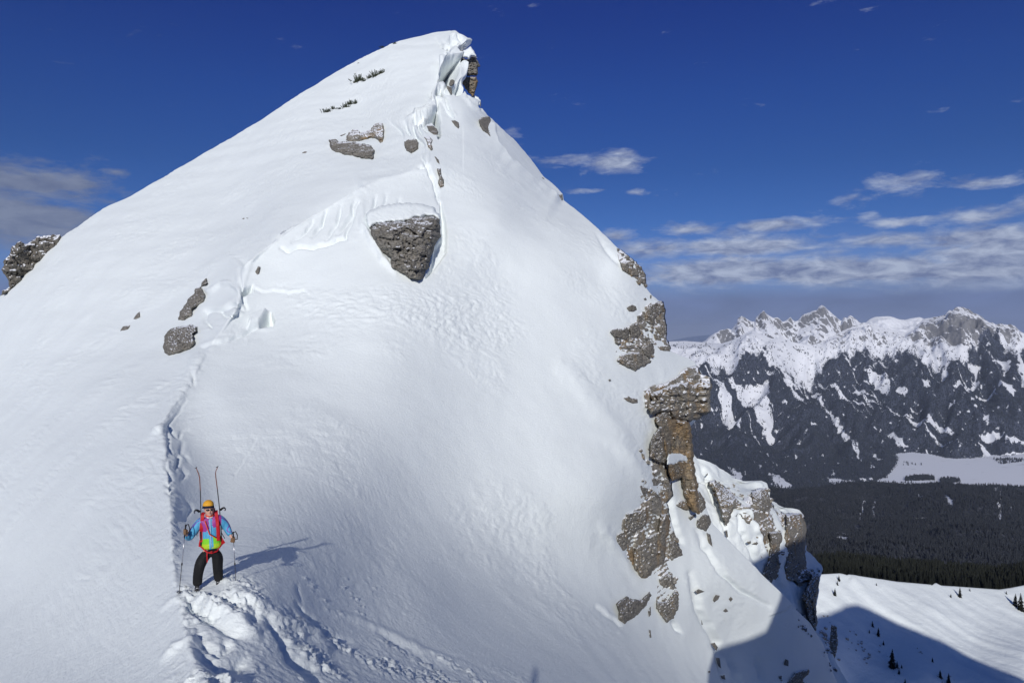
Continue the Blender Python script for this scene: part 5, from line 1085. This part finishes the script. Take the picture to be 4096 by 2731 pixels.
    tube('neck_scarf', cl, .016, ORANGE, pr, 8); tube('collar', [(p_[0], p_[1]*1.0-.004, p_[2]-.022) for p_ in cl], .013, WHITE, jk, 8)
    # trousers
    T_ = [((.08, .0, .90), (.185, .125)), ((.08, 0, .80), (.205, .13)), ((-.03, -.01, .71), (.125, .12)), ((-.115, -.05, .59), .112), ((-.158, -.085, .48), .100), ((-.185, -.05, .33), .094), ((-.195, -.03, .20), .09), ((-.195, -.03, .09), (.096, .09)),
          ((.185, .01, .71), (.125, .12)), ((.205, .02, .59), .112), ((.20, .02, .48), .100), ((.205, .06, .33), .094), ((.215, .09, .21), .09), ((.215, .10, .10), (.094, .09))]
    TE = [(0,1),(1,2),(2,3),(3,4),(4,5),(5,6),(6,7),(1,8),(8,9),(9,10),(10,11),(11,12),(12,13)]
    link('trousers', skin_mesh('trousers', [q[0] for q in T_], TE, [q[1] for q in T_], 0, 2, [TROU], None, 1.16), pr)
    for fx, fy, fz in ((-.20, -.03, .0), (.215, .09, .03)):
        bt = link('boot', skin_mesh('boot', [(fx, fy+.07, fz+.04), (fx, fy+.02, fz+.05), (fx-.005, fy-.07, fz+.045), (fx-.012, fy-.16, fz+.035), (fx, fy+.03, fz+.16)], [(0, 1), (1, 2), (2, 3), (1, 4)], [(.05, .045), (.055, .05), (.052, .042), (.042, .03), (.06, .065)], 1, 2, [BOOT]), pr)
        for k in range(2): tube('buckle', [(fx-.05, fy-.05-.05*k, fz+.07), (fx, fy-.06-.05*k, fz+.10-.01*k), (fx+.05, fy-.05-.05*k, fz+.07)], .006, MET, bt, 6)
    # gloves with fingers closed on the grips
    def glove(h, ax, s):
        h = Vector(h); ax = Vector(ax).normalized(); V_ = []; E_ = []; R_ = []
        side = Vector((s, 0, 0)); fr = Vector((0, -1, 0))
        V_ += [h+side*.055-ax*.0-Vector((0, -.03, .05)), h+side*.035-fr*.012, h+side*.02+ax*.018]; R_ += [(.040, .034), (.038, .030), (.034, .026)]; E_ += [(0, 1), (1, 2)]
        for k in range(4):
            o_ = ax*(.036-.024*k); L = (1, 1.08, 1.0, .85)[k]; i = len(V_)
            V_ += [h+o_+side*.030+fr*.016, h+o_+side*.010*L+fr*.040*L, h+o_-side*.022*L+fr*.032*L, h+o_-side*.028*L+fr*.006]; R_ += [.0135, .0125, .012, .010]
            E_ += [(1 if k else 2, i), (i, i+1), (i+1, i+2), (i+2, i+3)]
        i = len(V_); V_ += [h+side*.022-fr*.025+ax*.030, h-side*.010-fr*.020+ax*.045, h-side*.028+fr*.006+ax*.044]; R_ += [.016, .0145, .012]; E_ += [(2, i), (i, i+1), (i+1, i+2)]
        g_ = link('glove', skin_mesh('glove', V_, E_, R_, 1, 2, [GLOV]), pr)
        return g_
    pl_t, pl_b = Vector((-.412, -.19, 1.375)), Vector((-.545, -.22, -.02)); pr_t, pr_b = Vector((.512, -.16, 1.135)), Vector((.578, -.22, -.03))
    hl = pl_t+(pl_b-pl_t)*.10; hr = pr_t+(pr_b-pr_t)*.135
    glove(hl, pl_t-pl_b, -1 if False else 1); glove(hr, pr_t-pr_b, -1)
    for h_, w_ in ((hl, (-.405, -.12, 1.15)), (hr, (.465, -.085, 1.045))):
        pass
    # poles
    for a, b, sgn in ((pl_t, pl_b, 1), (pr_t, pr_b, 1)):
        pe = bpy.data.objects.new('ski_pole', None); C.objects.link(pe); pe.location = org; top.append(pe); d = b-a; f = lambda t_: a+d*t_
        tube('grip', [f(0), f(.012), f(.03), f(.06), f(.10), f(.17), f(.19)], [.012, .019, .017, .014, .016, .014, .010], BLACK, pe)
        tube('upper_shaft', [f(.185), f(.55)], .0085, MET, pe); tube('clamp', [f(.53), f(.56)], .015, BLACK, pe); tube('lower_shaft', [f(.55), f(.955)], .0068, CARB, pe)
        tube('tip', [f(.95), f(1.0)], [.006, .002], MET, pe)
        tube('basket', [f(.925)+Vector((math.cos(k*.628)*.045, math.sin(k*.628)*.045, 0)) for k in range(11)], .006, BLACK, pe, 6)
        L_ = [f(.015), f(.0)+Vector((.05*sgn, -.03, .01)), f(.04)+Vector((.085*sgn, -.04, -.02)), f(.10)+Vector((.075*sgn, -.04, -.03)), f(.12)+Vector((.03*sgn, -.035, 0))]
        ribbon('wrist_strap', L_, .020, .004, BLACK, pe, [(0, -1, 0)]*5)
    # skis carried on the sides of the pack
    for pts, s in (([(-.225, .14, 2.40), (-.205, .15, 2.345), (-.178, .165, 2.28), (-.162, .18, 2.2), (-.150, .20, 1.95), (-.143, .22, 1.6), (-.135, .24, 1.2), (-.13, .26, .80)], -1), ([(.195, .14, 2.39), (.165, .15, 2.33), (.155, .165, 2.27), (.160, .18, 2.2), (.190, .20, 1.95), (.228, .22, 1.6), (.262, .24, 1.2), (.285, .26, .80)], 1)):
        se = bpy.data.objects.new('ski', None); C.objects.link(se); se.location = org; top.append(se)
        n = len(pts); V_ = []
        wd = [.02, .070, .095, .100, .088, .075, .085, .095]
        for i, p in enumerate(pts):
            for a, b in ((-1, -1), (1, -1), (1, 1), (-1, 1)): V_.append((p[0]+a*.0085, p[1]+b*wd[i]/2, p[2]))
        F_ = [(4*i+k, 4*i+(k+1) % 4, 4*i+4+(k+1) % 4, 4*i+4+k) for i in range(n-1) for k in range(4)]+[(3, 2, 1, 0), tuple(4*(n-1)+k for k in range(4))]
        mi = [1 if (k == 0 and i < 4 or k == 3) else 0 for i in range(n-1) for k in range(4)]+[0, 0]
        sb = link('board', mesh_np('board', np.array(V_), np.array(F_), [SKI_T, SKI_E], smooth=False, mi=mi), se)
        tp = pts[0]; tube('skin_clip', [(tp[0]-.03, tp[1], tp[2]+.01), (tp[0], tp[1], tp[2]+.005), (tp[0]+.012, tp[1], tp[2]+.035)], .008, BLACK, se, 8)
        bx = pts[5][0]+s*.03
        bd = bpy.data.objects.new('binding', None); C.objects.link(bd); bd.parent = se
        me_ = skin_mesh('toe_piece', [(bx-s*.02, .20, 1.50), (bx+s*.02, .19, 1.535), (bx+s*.07, .17, 1.565), (bx+s*.095, .16, 1.53), (bx+s*.085, .15, 1.495)], [(0, 1), (1, 2), (2, 3), (3, 4)], [(.028, .03), .026, .018, .018, .012], 0, 1, [BLACK]); link('toe_piece', me_, bd)
        tube('lever', [(bx+s*.07, .135, 1.545), (bx+s*.085, .13, 1.515)], .010, MET, bd, 8)
        tube('heel_piece', [(bx, .21, 1.22), (bx+s*.03, .20, 1.21), (bx+s*.05, .19, 1.16), (bx+s*.03, .19, 1.12)], [.02, .025, .02, .012], BLACK, bd, 8)
        if s < 0: tube('crampon', [(bx-.02, .15, 1.12), (bx-.05, .14, 1.08), (bx-.035, .14, 1.02)], [.012, .016, .004], MET, bd, 8)
    # backpack
    bp = bpy.data.objects.new('backpack', None); C.objects.link(bp); bp.location = org; top.append(bp)
    pk = skin_mesh('pack_bag', [(.085, .24, .90), (.08, .25, 1.10), (.07, .25, 1.30), (.06, .23, 1.46), (.06, .20, 1.50)], [(0, 1), (1, 2), (2, 3), (3, 4)], [(.19, .11), (.20, .12), (.19, .12), (.15, .10), (.11, .07)], 1, 2, [RED]); link('pack_bag', pk, bp)
    link('lid', skin_mesh('lid', [(-.03, .21, 1.50), (.06, .21, 1.515), (.15, .21, 1.515)], [(0, 1), (1, 2)], [(.07, .05), (.08, .055), (.07, .05)], 1, 2, [RED]), bp)
    def strap(pts, w, th, mat, nm, off=.012):
        q = [(x, tor_y(x, z, off) if y is None else y, z) for x, y, z in pts]; return ribbon(nm, q, w, th, mat, bp, [(0, -1, .0) if z < 1.40 else (0, -.6, .8) for x, y, z in q])
    sl_ = strap([(-.07, .14, 1.50), (-.085, .03, 1.515), (-.095, -.05, 1.49), (-.10, None, 1.42), (-.112, None, 1.34), (-.118, None, 1.25), (-.122, None, 1.16), (-.118, None, 1.06), (-.105, None, .97)], .066, .020, RED, 'shoulder_strap', .020)
    strap([(-.135, None, 1.22), (-.128, None, 1.10), (-.125, None, .98), (-.13, None, .90)], .030, .012, BLACK, 'side_strap', .030)
    sr_ = strap([(.165, .14, 1.52), (.17, .03, 1.53), (.175, -.05, 1.505), (.182, None, 1.44), (.195, None, 1.36), (.205, None, 1.27), (.212, None, 1.18), (.215, None, 1.08), (.215, None, .98)], .066, .020, RED, 'shoulder_strap', .020)
    strap([(.232, None, 1.36), (.238, None, 1.24), (.245, None, 1.12), (.245, None, 1.0)], .030, .012, BLACK, 'side_strap', .030)
    strap([(-.05, None, 1.40), (-.015, None, 1.30), (.02, None, 1.20), (.045, None, 1.13), (.12, None, 1.08), (.19, None, 1.03), (.215, None, 1.0)], .016, .008, ORANGE, 'cross_strap', .022)
    strap([(.045, None, 1.145), (.12, None, 1.095), (.19, None, 1.045)], .014, .008, BLACK, 'cross_strap', .026)
    ribbon('hip_belt', [(-.13, .10, .90), (-.15, .0, .88), (-.10, -.10, .86), (0, -.155, .775), (.09, -.165, .757), (.19, -.14, .775), (.27, -.08, .86), (.31, .0, .89), (.31, .1, .90)], .024, .012, RED, bp, [(-1, 0, 0), (-1, -.2, 0), (-.6, -1, 0), (0, -1, 0), (0, -1, 0), (.3, -1, 0), (.8, -.8, 0), (1, -.2, 0), (1, 0, 0)])
    ribbon('hip_fin', [(.24, -.02, 1.02), (.285, -.04, .94), (.32, -.03, .88)], .08, .02, RED, bp); ribbon('hip_fin', [(-.13, -.02, 1.0), (-.145, -.03, .93), (-.15, -.02, .87)], .05, .02, RED, bp)
    ribbon('loose_strap', [(.00, -.17, .80), (-.004, -.185, .72), (.0, -.18, .64), (.002, -.18, .585)], .022, .004, RED, bp)
    tube('buckle', [(.07, -.195, .79), (.105, -.195, .79)], .014, RED, bp, 8)
    ribbon('dangling_strap', [(.27, -.02, 1.12), (.31, -.04, 1.05), (.345, -.04, .985)], .014, .006, BLACK, bp)
    return top
tops = make_skier((ORG-[0, 0, .02]).tolist())
for o in tops: o.rotation_euler = (0, 0, math.radians(22)); o.scale = (.925, 1, 1)
labs = [('skier in yellow hat, colourful jacket and black trousers standing on the ridge', 'person'), ('ski pole in the raised gloved hand nearest the left slope', 'ski pole'), ('ski pole in the lower gloved hand nearest the shadow', 'ski pole'),
        ('upright ski on the left side of the pack, beside the yellow hat', 'ski'), ('upright ski on the right side of the pack, above the blue sleeve', 'ski'), ('red backpack with black and red straps worn by the skier', 'backpack')]
for o, (l, c) in zip(tops, labs): tag(o, l, c)
# the photographer, whose shadow falls into the bottom of the picture: stands just behind the camera
def copy_tree(o, parent=None):
    c = o.copy(); C.objects.link(c)
    if parent is not None: c.parent = parent
    for ch in list(o.children): copy_tree(ch, c)
    return c
for o, (l, c) in zip(tops, labs):
    if c in ('ski pole',): continue
    n_ = copy_tree(o); n_.location = (-.10, -.50, -1.64); n_.rotation_euler = (0, 0, math.radians(100)); n_['label'] = {'person': 'photographer behind the camera, shown by the shadow at the bottom edge', 'ski': 'ski on the photographer, shown by its shadow at the bottom edge', 'backpack': 'backpack on the photographer behind the camera'}[c]
    if c == 'ski': n_['group'] = 'skis of the photographer'
# footprints kicked around the boots
# ================= thin blue air =================
bm = bmesh.new(); bmesh.ops.create_cube(bm, size=1)
lo = Vector((-6200, -5200, -1032)); hi = Vector((14200, 34200, 760))
for v in bm.verts: v.co = Vector([(lo[i]+hi[i])/2+v.co[i]*(hi[i]-lo[i]) for i in range(3)])
hm = bpy.data.materials.new('thin_air'); hm.use_nodes = True; t = NT(hm.node_tree); pv = t.new('ShaderNodeVolumePrincipled'); oo = t.new('ShaderNodeOutputMaterial'); t.l.new(pv.outputs[0], oo.inputs['Volume'])
pv.inputs['Density'].default_value = 2.2e-5; pv.inputs['Color'].default_value = (.72, .82, 1.0, 1)
o = obj_bm('haze', bm, hm, None, False); tag(o, kind='stuff')
# ================= sky, sun, camera =================
W = bpy.data.worlds.new('World'); bpy.context.scene.world = W; W.use_nodes = True
t = NT(W.node_tree); wo = t.new('ShaderNodeOutputWorld'); bg = t.new('ShaderNodeBackground'); t.l.new(bg.outputs[0], wo.inputs[0])
sky = t.new('ShaderNodeTexSky'); sky.sky_type = 'NISHITA'; sky.sun_disc = False
el = math.asin(-SUN[2]); azs = math.atan2(-SUN[0], -SUN[1])      # direction towards the sun, clockwise from +Y
sky.sun_elevation = el; sky.sun_rotation = azs; sky.altitude = 2100; sky.air_density = 1.0; sky.dust_density = .3; sky.ozone_density = 3.0
g = t.new('ShaderNodeTexCoord').outputs['Generated']; sx = t.new('ShaderNodeSeparateXYZ'); t.l.new(g, sx.inputs[0])
az = t.m('MULTIPLY', t.m('ARCTAN2', sx.outputs[0], sx.outputs[1]), 57.2958); elv = t.m('MULTIPLY', t.m('ARCSINE', sx.outputs[2]), 57.2958)
e01 = t.m('DIVIDE', t.m('ADD', elv, 5), 50, clamp=True)       # -5..45 degrees
TINT = [(0.0, (.30,.36,.60)), (.12, (.30,.36,.60)), (.17, (.32,.38,.60)), (.23, (.30,.37,.60)), (.29, (.175,.315,.59)), (.374, (.135,.275,.56)), (.49, (.115,.25,.61)), (.62, (.095,.195,.60)), (.74, (.20,.32,.66)), (1.0, (.42,.52,.75))]
tint = t.ramp(e01, TINT)
base = t.mix(1, sky.outputs[0], tint, 'MULTIPLY')
cb = t.new('ShaderNodeCombineXYZ'); t.set(cb.inputs[0], t.m('MULTIPLY', az, .20)); t.set(cb.inputs[1], t.m('MULTIPLY', elv, .60)); vec = cb.outputs[0]
n1 = t.noise(vec, 1.0, 9, .66, .5); n2 = t.noise(vec, 3.6, 7, .65, .3)
def ae(u, v):
    d = P(u, v, 1.0); d = d/np.linalg.norm(d); return math.degrees(math.atan2(d[0], d[1])), math.degrees(math.asin(d[2]))
CL = [(90,720,360,85,1.15),(30,870,460,130,1.3),(300,780,200,60,.8),(470,690,90,18,.6),(2060,540,60,32,.55),(2260,640,190,26,.8),(2450,655,120,48,1.05),(2490,615,80,26,.8),(2370,763,130,15,.8),(2545,768,45,16,.75),(2620,765,90,26,.35),(2465,940,90,26,.95),
      (2770,915,130,28,1.1),(3100,903,200,30,1.1),(2930,930,120,26,.7),(2620,1000,220,50,.9),(3010,975,220,55,.95),(3520,965,320,34,1.0),(3400,800,110,45,.6),(3650,725,190,55,.8),(3960,735,160,24,.7),(3640,885,220,28,.8),(3950,855,300,50,.85),(4120,815,140,55,.9),(4200,950,500,70,1.0),(3480,865,60,25,.5),
      (2900,1085,460,58,1.55),(3450,1080,560,64,1.5),(4050,1050,560,130,1.5),(3000,985,380,45,1.15),(3950,960,420,70,1.1),(3300,1010,300,30,.6),(-300,900,400,140,1),(5200,900,900,200,1.1),(-1500,1000,900,140,1.)]
tot = None
for (u, v, ru, rv, s) in CL:
    a0, e0 = ae(u, v); a1, _ = ae(u+ru, v); _, e1 = ae(u, v-rv)
    dx = t.m('DIVIDE', t.m('SUBTRACT', az, a0), abs(a1-a0)); dy = t.m('DIVIDE', t.m('SUBTRACT', elv, e0), abs(e1-e0))
    r2 = t.m('ADD', t.m('MULTIPLY', dx, dx), t.m('MULTIPLY', dy, dy))
    gss = t.m('MULTIPLY', t.m('POWER', 2.718, t.m('MULTIPLY', r2, -1)), s)
    tot = gss if tot is None else t.m('MAXIMUM', tot, gss)
bank = t.ramp(e01, [(0, 1), (.165, 1), (.205, 0), (1, 0)])     # veil lying over the horizon
dens = t.m('ADD', tot, t.m('MULTIPLY', t.m('SUBTRACT', t.m('ADD', t.m('MULTIPLY', n1, .7), t.m('MULTIPLY', n2, .3)), .5), 2.7))
alpha = t.ramp(dens, [(.30, 0), (.98, 1)])
# cloud brightness: tops catch light, undersides and the left bank are grey
shade = t.m('ADD', t.m('MULTIPLY', t.noise(vec, 2.0, 6, .6, .5), .9), t.m('MULTIPLY', n2, .2))
ccol = t.mix(t.ramp(shade, [(.40, 0), (.68, 1)]), (.15, .19, .34, 1), (.44, .50, .64, 1))
lowf = t.ramp(e01, [(0, 1), (.20, 1), (.34, 0)])
ccol = t.mix(t.m('MULTIPLY', t.ramp(az and t.m('DIVIDE', t.m('ADD', az, 60), 120, clamp=True), [(.28, 1), (.40, 0)]), .75), ccol, (.135, .165, .255, 1))
hz = t.mix(1, (.125, .168, .335, 1), t.ramp(t.noise(vec, .8, 4, .5, .4), [(.3, .86), (.7, 1.18)]), 'MULTIPLY')
# clouds and veil are given as final radiance, the clear sky as Nishita x strength
STR = .10
skyc = t.mix(1, base, (STR*10/10,)*3+(1,), 'MULTIPLY')
c = t.mix(t.m('MULTIPLY', bank, .9), skyc, hz)
c = t.mix(t.m('MULTIPLY', alpha, t.ramp(e01, [(0, 0), (.165, .1), (.19, .9), (1, .85)])), c, ccol)
c = t.mix(t.ramp(elv and t.m('DIVIDE', t.m('ADD', elv, 90), 180), [(.48, 0), (.505, 1)]), (.30, .33, .40, 1), c)
scl = t.mix(1, c, (10, 10, 10, 1), 'MULTIPLY'); t.l.new(scl, bg.inputs[0]); bg.inputs[1].default_value = .10
sl = bpy.data.lights.new('sun', 'SUN'); sl.energy = 3.35; sl.angle = math.radians(.53); sl.color = (1, .965, .91)
so = link('sun', sl); so.rotation_euler = Vector(SUN.tolist()).to_track_quat('-Z', 'Y').to_euler()
cam = bpy.data.cameras.new('camera'); cam.lens = 36*F/4096; cam.sensor_width = 36; cam.clip_start = .05; cam.clip_end = 90000
cam.shift_y = 0.0
co_ = link('camera', cam); co_.rotation_euler = (math.pi/2, 0, 0); bpy.context.scene.camera = co_
sc = bpy.context.scene; sc.view_settings.view_transform = 'Standard'; sc.view_settings.look = 'None'; sc.view_settings.exposure = 0; sc.view_settings.gamma = 1
sc.cycles.max_bounces = 5; sc.cycles.diffuse_bounces = 3; sc.cycles.use_denoising = True
